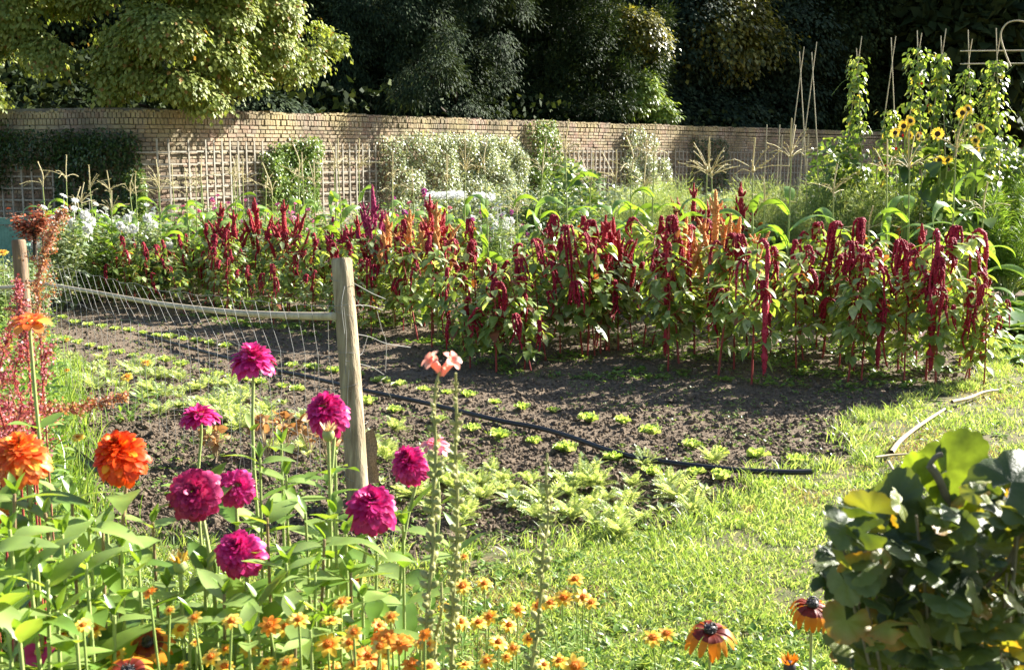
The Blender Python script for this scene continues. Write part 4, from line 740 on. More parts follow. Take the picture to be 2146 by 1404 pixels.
def amaranth(kind, seed):
    global R; keep = R; R = np.random.default_rng(seed); name = 'amaranth_plant'; h = {'hang': 1.0, 'red': 1.05, 'orange': 1.05, 'low': .62, 'bead': 1.0, 'green': .95}[kind]
    r = empty(name, (0, 0, 0), '', 'amaranth', 'amaranths in the big bed'); g = Geo(); tip = np.array([R.normal(0, .03), R.normal(0, .03), h]); P = bez([(0, 0, -.03), tip * [.3, .3, .5], tip], 6)
    tube(g, P, np.linspace(.0085, .004, len(P)), 6); nodes = []; nb = 9
    for i in range(nb):
        z = h * (.29 + .65 * i / nb); a = i * 2.4 + R.normal(0, .3); l = R.uniform(.10, .20) * (1.15 - .4 * z / h); b = np.array([0, 0, z]); e = b + [math.cos(a) * l, math.sin(a) * l, l * R.uniform(.5, 1.0)]; tube(g, bez([b, (b + e) / 2 + [0, 0, -.01], e], 3), [.005] * 4 + [.004, .003, .003], 4); nodes.append((e, a))
    g.build('stem', M_YSTEM if kind == 'orange' else M_RSTEM, r)
    g = Geo(); k = 112; zz = R.uniform(.16, 1.0, k) ** .85; j = R.integers(0, nb, k); onb = (R.random(k) < .62)
    B = np.where(onb[:, None], np.array([n[0] for n in nodes])[j] * R.uniform(.45, 1, k)[:, None] ** [1, 1, .15], np.c_[tip[0] * zz, tip[1] * zz, zz * h])
    th = np.where(onb, np.array([n[1] for n in nodes])[j] + R.normal(0, .9, k), R.uniform(0, 6.28, k)); d = np.c_[np.cos(th), np.sin(th), R.uniform(-.75, .35, k)]
    sz = R.uniform(.07, .145, k) * (1.15 - .35 * B[:, 2] / h); g.inst(AML, frames(d, np.array([0, 0, 1.0]) + rdir(k) * .25, sz), B); g.build('leaves', M_AML if kind in ('hang', 'bead', 'low') else M_AMD if kind == 'red' else M_AML, r)
    if kind == 'green': R = keep; return r
    if kind in ('hang', 'low', 'bead'):
        nt = R.integers(2, 5); pick = [(tip, R.uniform(0, 6.28))] + [nodes[int(q)] for q in R.integers(2, nb, nt)]
        for i, (p, a) in enumerate(pick):
            g = Geo(); L = (R.uniform(.22, .55) if i == 0 else R.uniform(.12, .36)); L = min(L, p[2] * .93)
            if kind == 'bead' and i == 0:
                P = bez([p, p + [.05, -.02, .02], p + [.09, -.04, -.08], p + [.09, -.05, -p[2] * .5], p + [.10, -.05, -p[2] * .9]], 8); knobs(g, P, [.006, .02, .022, .024, .02, .026, .022, .026, .024, .028, .02], wob=.5, per=5)
            else: fat = R.random() < .4; hang(g, p, a, R.uniform(.03, .11), L, .0145 if i == 0 else .011, (10 if fat else 5) if i == 0 else (8 if fat else 3))
            g.build('tassel', M_CRIM, r)
    else:
        mat = {'red': (M_SCAR, M_SCAR, M_MAG)[seed % 3], 'orange': M_ORP}[kind]; H_ = .44
        for i in range(9 if kind == 'orange' else 10):
            if i == 0: p, d, L, rr = tip, np.array([R.normal(0, .08), 0, 1.0]), H_, .034
            else:
                n0 = nodes[-((i - 1) % 7) - 1]; p = tip * .35 + n0[0] * .65 if i < 6 else n0[0]; d = np.array([math.cos(n0[1]) * .32, math.sin(n0[1]) * .32, 1.0]); L = H_ * R.uniform(.45, .8); rr = .022
                p = np.array([p[0], p[1], max(p[2], h * .72)])
            curl = R.uniform(0, .5) if i else .06; e = np.array([R.normal(0, 1), R.normal(0, 1), 0]); P = bez([p - [0, 0, .03], p + d * L * .5, p + d * L + e * curl * .06 - [0, 0, curl * .05]], 6); g = Geo()
            knobs(g, P, [rr * .6, rr, rr * .95, rr * .7, rr * .3], per=5, kr=.008)
            if i < 5:
                for q in range(5): a = R.uniform(0, 6.28); b = P[R.integers(2, 9)]; knobs(g, bez([b, b + [math.cos(a) * .03, math.sin(a) * .03, .03], b + [math.cos(a) * .05, math.sin(a) * .05, .08]], 3), [rr * .5, rr * .5, rr * .25], per=4)
            g.build('plume', mat, r)
    R = keep; return r
AH = [amaranth('hang', 200 + i) for i in range(6)]; AR = [amaranth('red', 300 + i) for i in range(3)]; AO = [amaranth('orange', 400 + i) for i in range(2)]; AB = amaranth('bead', 500); ALo = amaranth('low', 600); AG = [amaranth('green', 650 + i) for i in range(2)]
front = bez([onz(*q)[:2] for q in ((2040, 800), (1900, 805), (1700, 800), (1400, 780), (1100, 772), (850, 712), (600, 688), (400, 655), (200, 634), (60, 622))], 20)
fs = np.r_[0, np.cumsum(np.linalg.norm(np.diff(front, axis=0), axis=1))]
rows = 5; cntr = 0
ups = [(1448, 385, 'f'), (1492, 418, 'f'), (1552, 382, 'f'), (450, 425, 'r'), (482, 440, 'r'), (545, 415, 'r'), (600, 420, 'r'), (692, 455, 'r'), (745, 452, 'r'), (783, 388, 'r'), (822, 450, 'o'), (858, 440, 'o'), (905, 408, 'r'), (915, 425, 'o'), (1262, 452, 'r'), (1300, 455, 'r'), (1405, 478, 'r'), (1437, 455, 'o'), (1518, 398, 'o'), (1548, 455, 'o'), (1935, 470, 'r')]
placed = []
for row in range(rows):
    s = R.uniform(.05, .2)
    while s < fs[-1]:
        q = np.array([np.interp(s, fs, front[:, 0]), np.interp(s, fs, front[:, 1])]); q2 = np.array([np.interp(s + .1, fs, front[:, 0]), np.interp(s + .1, fs, front[:, 1])]); t = nrm(q2 - q); nn = np.array([t[1], -t[0]]); nn = nn if nn[1] > 0 else -nn
        p = q + nn * (row * .40) + R.normal(0, .05, 2); pxc = p[0] / p[1] * FPX + 1073
        sparse = (1180 < pxc < 1320 and row in (0, 1)) or (1330 < pxc < 1700 and row == 0 and R.random() < .5) or (pxc < 830 and row == 4 and R.random() < .6)
        if not sparse: placed.append((row, s, p, pxc))
        s += .41 * R.uniform(.85, 1.2) if row else .42 * R.uniform(.85, 1.25)
rn = ['front row', 'second row', 'third row', 'fourth row', 'back row']; cr = [0] * 5
for row, s, p, pxc in placed:
    cr[row] += 1; D = p[1]; gr = R.random() < .16; pr = AG[R.integers(0, 2)] if gr else AH[R.integers(0, 6)]; sc = R.uniform(.70, 1.16) * (1.0 if row else .92) * np.interp(pxc, [100, 420, 800, 1100, 1400], [.72, .80, .86, .93, 1.02])
    place(pr, used, (p[0], p[1], 0), R.uniform(0, 6.28), sc, f'{"leafy amaranth without tassels" if gr else "crimson-tasselled amaranth"}, {nth(cr[row])} from the lawn end of the {rn[row]}', tilt=(R.normal(0, .10), R.normal(0, .10)))
nu_ = 0
for px, py, c in sorted(ups):
    nu_ += 1; s = np.interp(px, [p[3] for p in sorted(placed, key=lambda z: z[3])], [p[1] for p in sorted(placed, key=lambda z: z[3])])
    q = np.array([np.interp(s, fs, front[:, 0]), np.interp(s, fs, front[:, 1])]); D = 12.6 if c == 'f' else q[1] + (.3 if c == 'o' else .7) + R.uniform(0, .4); t_ = at(px, py, D); pr = AO[nu_ % 2] if c == 'o' else AR[2 if px in (783, 692) else nu_ % 2]
    place(pr, used, (t_[0], t_[1], 0), nu_ * 1.3, (1.0, 1.0, t_[2] / 1.49), f'{"orange" if c == "o" else "red"} upright-plumed amaranth, {nth(nu_)} of the upright ones counting from the left')
bd = [(1575, 806, 1.02), (2010, 770, 1.05), (1400, 775, .95), (1940, 800, 1.08), (1805, 800, .95)]
for i, (px, py, s) in enumerate(bd): p = onz(px, py); place(AB, used, p, [-.6, .2, 2.2, -1.2, .9][i], s, f'amaranth with a thick beaded rope tassel reaching the soil, {nth(i + 1)} of five')
for i, (px, py, s) in enumerate([(1040, 775, 1.05), (985, 768, .85), (1100, 770, .9)]): p = onz(px, py); place(ALo, used, p, i * 2.0 + .4, s, f'low bushy amaranth trailing crimson tassels at the bed front, {nth(i + 1)} from the left')
for i, (px, py, s) in enumerate([(2030, 800, .78), (1960, 812, .9), (2062, 812, .72)]): p = onz(px, py); place(AH[i], used, p, i * 2.0, s, f'endmost amaranth beside the lawn with tassels touching the grass, {nth(i + 1)} one')
g = Geo(); k = 5200; s = R.uniform(0, fs[-1] * .75, k); P = np.c_[np.interp(s, fs, front[:, 0]), np.interp(s, fs, front[:, 1])]; P += np.c_[R.uniform(-.1, .25, k), R.uniform(-.30, 1.9, k)]; P = P[(vnoise(P[:, 0], P[:, 1], .35, 91) > .42)]
P3 = np.c_[P, soil_h(P[:, 0], P[:, 1]) + .01]; rosette_leaves(g, P3, R.uniform(.02, .05, len(P3)), 6, WT, .5); tag(g.build('weeds', M_WEED), 'low weeds and self-sown seedlings under the amaranth stems', 'weeds', kind='stuff')
# ================================================================ LETTUCES AND SALAD LEAVES
M_LET = leafmat('lettuce_leaf', (.24, .36, .08), (.38, .50, .15), (.58, .68, .32), trans=.4, rough=.36, spec=.6, tmul=(1.3, 1.25, .5))
M_MIZ = leafmat('salad_leaf', (.22, .32, .10), (.40, .50, .22), (.66, .72, .48), trans=.38, rough=.36, spec=.6)
def frill(n=7, w=.9):
    t = np.linspace(0, 1, n + 1); cols = 5; V = []; 
    for c in range(cols):
        u_ = (c / (cols - 1) - .5) * 2; wd = w / 2 * np.sin(np.pi * (t * .86 + .08) ** .8) ** .7 * (.35 + .65 * t); z = .25 * u_ ** 2 * t + (.10 * np.sin(t * 17 + c * 2.6) * abs(u_) + .07 * np.cos(c * 3 + t * 9) * t); V.append(np.c_[wd * u_ * (1 + .12 * np.sin(t * 20 + c)), t * (1 - .06 * abs(u_) + .05 * np.sin(c * 5)), z + .1 * t - .12 * t ** 3])
    V = np.concatenate(V); k = n + 1; i = np.arange(n); return V, np.concatenate([np.c_[i + c * k, i + (c + 1) * k, i + (c + 1) * k + 1, i + c * k + 1] for c in range(cols - 1)])
FR = frill()
def lettuce(seed):
    global R; keep = R; R = np.random.default_rng(seed); r = empty('lettuce', (0, 0, 0), '', 'lettuce', 'young lettuces in rows'); g = Geo(); n = 20; i = np.arange(n); th = i * 2.4 + R.normal(0, .2, n); el = .25 + 1.3 * i / n
    d = np.c_[np.cos(th), np.sin(th), el]; g.inst(FR, frames(d, np.array([0, 0, 1.0]) + rdir(n) * .15, (.085 - .035 * i / n) * R.uniform(.85, 1.15, n)), np.c_[np.cos(th), np.sin(th), 0 * th] * .006); g.build('outer_leaves', M_LET, r)
    g = Geo(); n = 8; th = R.uniform(0, 6.28, n); g.inst(FR, frames(np.c_[np.cos(th), np.sin(th), th * 0 + 2.2], np.c_[np.cos(th), np.sin(th), th * 0] * -1.0, R.uniform(.03, .05, n)), np.zeros((n, 3)) + [0, 0, .012]); g.build('heart', M_LET, r); R = keep; return r
LT = [lettuce(700 + i) for i in range(4)]
rowA = [(130, 664), (158, 674), (185, 679), (215, 682), (242, 687), (272, 691), (300, 696), (330, 701), (356, 705), (382, 709), (412, 713), (440, 718), (472, 723), (610, 764), (657, 770), (700, 776), (748, 786), (800, 797), (838, 804), (886, 815), (935, 822), (985, 828), (1036, 841), (1096, 852), (1160, 858), (1236, 878), (1304, 882), (1366, 904), (1450, 932), (1507, 946), (1586, 953), (1668, 965)]
rowB = [(112, 706), (136, 711), (162, 716), (190, 722), (218, 729), (250, 737), (280, 743), (312, 748), (345, 754), (380, 763), (430, 775), (458, 783), (487, 788), (518, 794), (545, 800), (590, 808), (625, 814), (770, 842), (826, 858), (920, 878), (990, 898), (1046, 912), (1118, 923), (1186, 941), (1288, 959), (1366, 989), (1456, 989), (1512, 999), (1598, 1012)]
n = 0
for nm, rw in (('behind', rowA), ('in front of', rowB)):
    for i, (px, py) in enumerate(reversed(rw)): n += 1; p = onz(px, py + 4, .0); p[2] = -.005; place(LT[n % 4], used, p, n * 1.9, R.uniform(.58, .98) * (1.08 if px > 1200 and nm == 'behind' else 1), f'frilly young lettuce, {nth(i + 1)} from the lawn in the row {nm} the black hose')
# pinnate salad leaf
def pinn(nl=7, w=.5):
    V = [[-.015, 0, 0], [.015, 0, 0], [.008, 1, -.25], [-.008, 1, -.25]]; F = [[0, 1, 2, 3]]; zf = lambda t: -.25 * t * t
    for i in range(nl):
        t = .2 + .75 * i / (nl - 1); l = w / 2 * math.sin(math.pi * (.18 + .72 * t)) + .05
        for s in (-1, 1): b = len(V); V += [[0, t - .014, zf(t)], [s * l * .6, t - .014 + l * .2, zf(t) + .06], [s * l, t + l * .5, zf(t) + .00], [s * l * .5, t + .022 + l * .3, zf(t) + .08]]; F += [[b, b + 1, b + 2, b + 3]]
    b = len(V); V += [[0, .93, -.2], [.09, 1.0, -.22], [0, 1.14, -.3], [-.09, 1.0, -.22]]; F += [[b, b + 1, b + 2, b + 3]]; return np.array(V, float), np.array(F)
PN = pinn(10, .42)
def salad(seed, T, mat, n=26, size=.16, nm='salad_plant'):
    global R; keep = R; R = np.random.default_rng(seed); r = empty(nm, (0, 0, 0), '', 'salad plant', 'salad plants'); th = R.uniform(0, 6.28, n); el = R.uniform(.3, 2.6, n); g = Geo()
    g.inst(T, frames(np.c_[np.cos(th), np.sin(th), el], np.array([0, 0, 1.0]) + rdir(n) * .3, R.uniform(.5, 1.1, n) * size), np.c_[np.cos(th), np.sin(th), 0 * th] * .008); g.build('leaves', mat, r); g = Geo(); tube(g, [(0, 0, -.01), (0, 0, size * .3)], .005, 4); g.build('stem', M_GREENSTEM, r); R = keep; return r
SA = [salad(800, PN, M_MIZ, 34, .105), salad(801, PN, M_MIZ, 22, .13), salad(802, leaf(.5, 4, .3, .2, .75, wav=.03, stalk=.3), M_MIZ, 16, .085), salad(803, PN, M_MIZ, 28, .08)]
sp = []
for px, py in [(930, 1010), (955, 975), (985, 1020), (1010, 1045), (1030, 985), (1050, 1030), (1085, 1055), (1110, 1010), (1140, 1050), (1165, 1005), (1195, 1035), (1225, 1015), (1240, 1060), (1275, 1045), (1290, 1085), (1320, 1050), (1345, 1090), (1390, 1075), (1420, 1045), (1450, 1070), (1480, 1030), (1250, 1100), (1300, 1120), (1130, 1085), (905, 985), (880, 1010), (860, 1040), (1180, 1080), (1400, 1015), (960, 1045)]: sp.append((px, py))
sp += [(int(R.uniform(830, 1500)), int(R.uniform(960, 1110))) for _ in range(26)]; nfront = len(sp)
for i in range(95):
    t = R.random(); px = 70 + 470 * t + R.normal(0, 30); py = 742 + 95 * t + R.uniform(-22, 60) * (.7 + .3 * t)
    if px > 40: sp.append((px, py))
sp += [(300 + 24 * i + R.normal(0, 12), 820 + 9 * i + R.normal(0, 18)) for i in range(16)] + [(780, 930), (810, 960), (830, 900), (800, 1010), (700, 900), (640, 880)]
for i, (px, py) in enumerate(sorted(sp)):
    p = onz(px, py); p[2] = -.005; place(SA[R.integers(0, 4) if px > 700 else [0, 1, 2, 0][i % 4]], used, p, i * 1.1, R.uniform(.6, 1.15) * (1.0 if px > 800 else .88), f'pale cut-leaved salad plant before the lettuce rows, {nth(i + 1) if i < 99 else "number " + str(i + 1)} counting from the left')
# dead brown-leaved plants near the post
M_DEAD = leafmat('withered_leaf', (.28, .16, .06), (.45, .28, .12), (.62, .45, .25), trans=.4, rough=.55, tmul=(1.2, .9, .6))
for i, (px, py, hpx) in enumerate([(560, 960, 70), (600, 945, 60), (650, 950, 60), (690, 975, 60), (455, 965, 50)]):
    p = onz(px, py); r = empty('withered_plant', p, f'withered plant with curled brown leaves near the post, {nth(i + 1)} of five', 'plant', 'withered plants'); g = Geo(); hh = hpx * p[1] / FPX * 1.3; k = 12
    c = rdir(k, .2, 1) * [.07, .05, hh * .5] + [0, 0, hh * .55]; [tube(g, bez([(0, 0, 0), q * .5, q], 3), .003, 3) for q in c]; g.build('stems', M_PALE, r); g = Geo(); cc = np.repeat(c, 2, 0); g.inst(leaf(.8, 4, -.35, .5, .6, wav=.06), frames(rdir(24, -.6, .5), rdir(24), R.uniform(.04, .07, 24)), cc); g.build('leaves', M_DEAD, r)
# ================================================================ FENCE
M_POST = plain('post_wood', (.17, .12, .07), (.46, .37, .24), nsc=9, rough=.85, bmp=.9, bsc=22, stretch=(3.5, 3.5, .22)); M_POSTD = plain('dark_post_wood', (.13, .08, .05), (.30, .20, .12), nsc=7, rough=.8, bmp=.5, bsc=14, stretch=(3, 3, .35))
M_WIRE = plain('galvanised_wire', (.26, .25, .23), rough=.6, spec=.4); pass
fence = empty('wire_fence', onz(750, 1075), 'sagging wire stock fence on two round wooden posts with a bowed bamboo rail', 'fence'); FO = np.array(fence.location)
def post(b, t, r, mat):
    b, t = np.array(b), np.array(t); g = Geo(); P = bez([b - (t - b) * .15, b + (t - b) * .5 + [.004, 0, 0], t], 8); n = 20; rr = np.linspace(r * 1.04, r * .97, len(P)); P2 = np.vstack([P, P[-1] + nrm(t - b) * .012]); tube(g, P2 - FO, np.r_[rr, rr[-1] * .86], n, cap=False)
    V = g.v[-1][-n:]; g.add(np.vstack([V, V.mean(0) + [0, 0, .002]]), np.array([[i, (i + 1) % n, n] for i in range(n)])); return g.build('post', mat, fence)
pb, pt = onz(752, 1078), at(716, 547, 4.95); post(pb, pt, .049, M_POST)
lb, lt = onz(60, 800), at(39, 506, 7.95); post(lb, lt, .050, M_POSTD)
g = Geo(); rp = bez([at(62, 590, 7.88), at(200, 613, 7.3), at(330, 636, 6.6), at(480, 654, 5.9), at(600, 661, 5.35), at(702, 663, 4.88)], 12); tube(g, rp - FO, np.linspace(.013, .019, len(rp)), 8)
for i in range(4, len(rp), 9): tube(g, [rp[i] - FO - (rp[i + 1] - rp[i]) * .06, rp[i] - FO + (rp[i + 1] - rp[i]) * .06], np.interp(i, [0, len(rp)], [.0155, .0215]), 8, cap=False)
g.build('bamboo_rail', M_CANE, fence); g = Geo(); tube(g, np.array([at(-160, 607, 9.4), at(-60, 606, 8.8), at(36, 602, 7.95)]) - FO, .016, 7); g.build('bamboo_rail', M_CANE, fence)
# netting: s along the fence from the left post (0) to the near post (1)
gw = Geo(); A2, B2 = np.array(lb), np.array(pb); Lf = np.linalg.norm(B2 - A2)
def fpt(s, z):
    sag = .10 * math.sin(math.pi * np.clip(s, 0, 1)) ; p = A2 + (B2 - A2) * s; lean = .10 * np.clip((z - .5) / .45, 0, 1.3) ** 1.3 * math.sin(math.pi * np.clip(s, 0, 1)); q = p + np.array([-.1, .25, 0]) * lean * 1.5
    q[2] = z * (1 - sag * .9 * (z > .3)); return q - FO
sx = np.linspace(0.01, .99, 40)
for z in (.06, .18, .30, .42, .56, .70, .94):
    P = np.array([fpt(s, z + R.normal(0, .008)) for s in sx]); tube(gw, bez(P, 2), .0012, 4, cap=False)
nvw = 38
for i in range(nvw):
    s = .02 + .96 * i / (nvw - 1); sh = -.055 * math.sin(math.pi * min(1, s * 1.02)); P = [fpt(s + R.normal(0, .002), z) for z in (-.02, .06, .22, .38, .54, .70)]; P.append(fpt(s + sh * .5, .82)); P.append(fpt(s + sh, .94)); P = np.array(P); P[:, :2] += R.normal(0, .005, (len(P), 2)); tube(gw, P, .0011, 4, cap=False)
    if i % 3 == 1: P = np.array([fpt(s + .012, z) for z in (-.02, .2, .38, .5, .66)]); P[:, :2] += R.normal(0, .012, (5, 2)); tube(gw, bez(P, 3), .0010, 3, cap=False)
gw.build('wire_netting', M_WIRE, fence); gl = Geo()
for pts in ([(738, 592), (760, 604), (780, 615), (808, 627)], [(742, 640), (765, 640), (785, 644), (802, 650)], [(742, 620), (752, 636), (762, 644)], [(745, 700), (775, 706), (810, 720), (860, 728)], [(790, 652), (800, 690), (809, 718), (808, 780)], [(770, 705), (760, 738), (752, 745)], [(752, 762), (780, 770), (805, 785)], [(808, 790), (798, 800), (815, 825), (826, 850)], [(722, 600), (716, 640), (722, 700)], [(760, 900), (740, 930), (738, 945)], [(700, 905), (730, 900), (765, 888), (772, 880)], [(700, 980), (740, 980), (780, 968)]):
    tube(gl, bez([at(a, b, 4.9 + .004 * (a - 740)) - FO for a, b in pts], 5), .0016, 4)
for zz in (.16, .33, .5, .62, .8, .95): # loops round the near post
    c = pb + (pt - pb) * zz; th = np.linspace(0, 5.6, 24); tube(gl, np.c_[c[0] + .052 * np.cos(th), c[1] + .052 * np.sin(th), c[2] + .03 * np.sin(th * .5 + zz * 9)] - FO, .0013, 4)
gl.build('loose_wire', M_WIRE, fence)
# sacking tied at the foot of the post, and the strip of net lying on the soil
M_SACK = plain('sacking', (.13, .10, .07), (.32, .25, .17), nsc=120, rough=.95, bmp=.6, bsc=200)
def sheet(name, corners, nx, ny, th, label_, cat, mat, wav=.012):
    c = np.array(corners, float); a, b = np.meshgrid(np.linspace(0, 1, nx), np.linspace(0, 1, ny)); P = (c[0] * ((1 - a) * (1 - b))[..., None] + c[1] * (a * (1 - b))[..., None] + c[2] * (a * b)[..., None] + c[3] * ((1 - a) * b)[..., None]); nrmv = nrm(np.cross(c[1] - c[0], c[3] - c[0])); P = P + nrmv * (wav * (np.sin(a * 9 + b * 3) + np.cos(b * 11 + a * 2)))[..., None]
    o0 = c[0].copy(); n1 = nx * ny; V = np.concatenate([P.reshape(-1, 3), P.reshape(-1, 3) - nrmv * th]) - o0; i = (np.arange(ny - 1)[:, None] * nx + np.arange(nx - 1)[None]).ravel(); F = np.concatenate([np.c_[i, i + 1, i + nx + 1, i + nx], np.c_[i + nx, i + nx + 1, i + 1, i] + n1]); g = Geo(); g.add(V, F); return tag(g.build(name, mat, loc=o0), label_, cat)
sheet('sacking', [at(757, 1010, 4.98), at(792, 1012, 4.9), at(783, 896, 4.98), at(757, 914, 5.02)], 12, 16, .004, 'scrap of rough brown sacking wired to the foot of the near post', 'sacking', M_SACK, .006)
0 and sheet('ground_cloth', [onz(575, 1072, .02), onz(745, 1072, .03), onz(738, 948, .10), onz(600, 962, .05)], 40, 30, .004, 'worn brown ground cloth heaped on the soil left of the near post', 'cloth', M_SACK, .014)
sheet('cloth_roll', [onz(100, 905, .05), onz(190, 990, .05), onz(215, 985, .09), onz(112, 895, .09)], 16, 8, .01, 'dull grey strip of rolled netting on the soil above the orange zinnias', 'netting', plain('grey_net', (.10, .09, .10), (.22, .20, .2), nsc=60, rough=.8), .01)
# ================================================================ FRONT FLOWER BORDER
M_ZLEAF = leafmat('zinnia_leaf', (.12, .22, .04), (.21, .33, .065), (.36, .46, .16), trans=.44, rough=.34, spec=.7, tmul=(1.45, 1.35, .35), nsc=18)
M_ZSTEM = plain('zinnia_stem', (.26, .34, .10), (.38, .42, .16), nsc=6, rough=.5, stretch=(1, 1, .5)); M_ZSTEMR = plain('reddish_stem', (.24, .15, .09), (.32, .26, .12), nsc=6, rough=.5)
M_ZMAG = leafmat('magenta_petal', (.46, .012, .14), (.60, .028, .22), (.72, .08, .34), trans=.3, rough=.45, spec=.35, tmul=(1.3, .8, .9)); M_ZDK = leafmat('dark_magenta_petal', (.30, .012, .085), (.42, .022, .13), (.55, .07, .20), trans=.25, rough=.5, spec=.3, tmul=(1.3, .8, .8))
M_ZRED = leafmat('vermilion_petal', (.66, .055, .008), (.78, .10, .012), (.82, .18, .02), trans=.32, rough=.45, spec=.35, tmul=(1.3, .9, .5), c4=(.85, .45, .03), thr=.93)
M_ZORA = leafmat('orange_red_petal', (.74, .12, .03), (.82, .22, .05), (.85, .42, .10), trans=.35, rough=.45, spec=.35, tmul=(1.25, 1, .6), c4=(.9, .6, .08), thr=.85)
M_ZPINK = leafmat('pale_pink_petal', (.70, .10, .22), (.80, .30, .40), (.85, .6, .6), trans=.3, rough=.5); M_FLOR = leafmat('yellow_florets', (.62, .38, .04), (.75, .55, .12), (.8, .68, .35), trans=.1, rough=.6)
def petal(w=.42, n=6, cup=.25, curl=-.12):
    t = np.sin(np.linspace(0, 1, n + 1) * np.pi / 2); wd = w / 2 * (.25 + .75 * np.minimum(1, t * 1.6) ** .8) * np.sqrt(np.clip(1 - (t * .985) ** 7, 0, 1)); z = curl * t * t * t + .10 * np.sin(t * 3.1); V = []
    for u_ in (-1, -.4, .4, 1): V.append(np.c_[wd * u_, t * (1 - .05 * abs(u_)), z + cup * wd * u_ * u_ * 1.4])
    k = n + 1; i = np.arange(n); return np.concatenate(V), np.concatenate([np.c_[i + c * k, i + (c + 1) * k, i + (c + 1) * k + 1, i + c * k + 1] for c in range(3)])
PT, PTW = petal(.5, 6, .14, -.10), petal(.56, 6, .12, -.18)
def basis(d): d = nrm(np.array(d, float)); a = nrm(np.cross(d, [.12, .9, .3])); return d, a, np.cross(d, a)
def zhead(parent, c, face, R0, style, mat, centre=True):
    d, a, b = basis(face); g = Geo()
    prm = {'flat': (7, -.3, .9, .16, 19), 'dome': (13, -.8, 1.3, .64, 25), 'mid': (9, -.5, 1.05, .36, 21), 'thin': (3, -.12, .5, .08, 13)}[style]; nr, e0, e1, hh, np0 = prm
    for i in range(nr):
        f = i / max(1, nr - 1); n = int(round(np0 * (1 - .42 * f))); th = np.linspace(0, 2 * np.pi, n, endpoint=False) + i * 1.7 + R.normal(0, .07, n); rd = np.cos(th)[:, None] * a + np.sin(th)[:, None] * b
        el = e0 + (e1 - e0) * f + R.normal(0, .15, n); v = rd * np.cos(el)[:, None] + d * np.sin(el)[:, None]; hn = d * np.cos(el)[:, None] - rd * np.sin(el)[:, None]
        L = R0 * (.80 - .34 * f) * R.uniform(.80, 1.10, n); r0 = R0 * .26 * (1 - .75 * f); P = c + rd * r0 + d * (R0 * hh * (f - .35) + R.normal(0, .0015, n))[:, None]
        g.inst(PT if style != 'thin' else PTW, frames(v, hn + rdir(n) * .12, np.c_[L * (1.05 if nr < 4 else .80), L, L]), P)
    h = g.build('flower_head', mat, parent)
    if centre:
        g = Geo(); k = 46; q = rdir(k, .1, 1); P = c + (q[:, :1] * a + q[:, 1:2] * b) * R0 * .17 + d * (R0 * hh * .62 + q[:, 2:] * R0 * .10); g.inst(quadleaf(.5, 0), frames(d + rdir(k) * .7, rdir(k), R0 * .13), P); g.add(ICO1[0] * R0 * .15 + c + d * R0 * hh * .55, ICO1[1]); g.build('centre', M_FLOR, h)
    g = Geo(); n = 12; th = np.linspace(0, 6.28, n, endpoint=False); rd = np.cos(th)[:, None] * a + np.sin(th)[:, None] * b; base = c - d * R0 * (hh * .35 + .20); g.inst(leaf(.6, 2, 0, .2), frames(rd + d * .9, rd * -1 + d, R0 * .30), np.tile(base, (n, 1))); g.build('calyx', M_ZLEAF, h)
    return base
ZL = leaf(.46, 7, .30, .22, .78, wav=.012); ZL2 = leaf(.52, 7, .55, .18, .72, wav=.015); ZL3 = leaf(.38, 7, .1, .3, .8, wav=.01)
def pairs(g, path, zs, size, a0=0.0):
    path = np.asarray(path)
    for i, (z, s) in enumerate(zip(zs, size)):
        p = np.array([np.interp(z, path[:, 2], path[:, j]) for j in range(3)]); a = a0 + i * math.pi / 2 + R.normal(0, .25)
        for q in (0, math.pi):
            e = R.uniform(.05, .9); d = np.array([[math.cos(a + q) * math.cos(e), math.sin(a + q) * math.cos(e), math.sin(e)]]); T = (ZL, ZL2, ZL3)[R.integers(0, 3)]
            g.inst(T, frames(d, np.array([[0, 0, 1.0]]) + rdir(1) * .25, np.array([s * R.uniform(.8, 1.15)])), p[None] + d * .003)
def zinnia(px, py, w, D, style, mat, face, label_, y_leaf=960, stem=None, n=6, centre=True, lean=0.0, size=.098, side=3):
    c = at(px, py, D); base = np.array([c[0] + lean, c[1] + R.uniform(-.02, .05), 0.0]); r = empty('zinnia_plant', base, label_, 'zinnia'); c = c - base
    bb = zhead(r, c, face, w / 2 * .95 * D / FPX, style, mat, centre); f = nrm(np.array(face, float)); P = bez([(0, 0, -.02), c * [.35, .5, .4] + [R.normal(0, .012), 0, 0], c * [.85, 1, .8] + [R.normal(0, .012), 0, 0], bb - f * .03, bb], 6); P[:, 2] = np.maximum.accumulate(P[:, 2])
    g = Geo(); tube(g, P, np.r_[np.linspace(.0042, .0030, len(P) - 3), .0034, .0045, .007], 8); zt_ = at(px, y_leaf, D)[2]; zs = np.linspace(max(.15, zt_ - .55), zt_, n)
    gl = Geo(); pairs(gl, P, zs, np.linspace(1.1, .8, n) * size * 1.15, R.uniform(0, 3))
    for q in range(side):
        z = R.uniform(.3, .8) * zt_; p = np.array([np.interp(z, P[:, 2], P[:, j]) for j in range(3)]); a = R.uniform(0, 6.28); e = p + [math.cos(a) * .09, math.sin(a) * .07, R.uniform(.10, .2)]; Q = bez([p, p + (e - p) * [.7, .7, .4], e], 6); tube(g, Q, .0026, 6); pairs(gl, Q, [e[2] * .6 + p[2] * .4, e[2] * .97 + p[2] * .03], [size * .9, size * .65], a)
    g.build('stem', stem or M_ZSTEM, r); gl.build('leaves', M_ZLEAF, r); return r
zinnia(530, 752, 112, 2.2, 'mid', M_ZMAG, (.05, -.12, 1), 'tallest magenta zinnia, seen from the side against the wire fence', 905, n=4, size=.062, side=0, lean=.0)
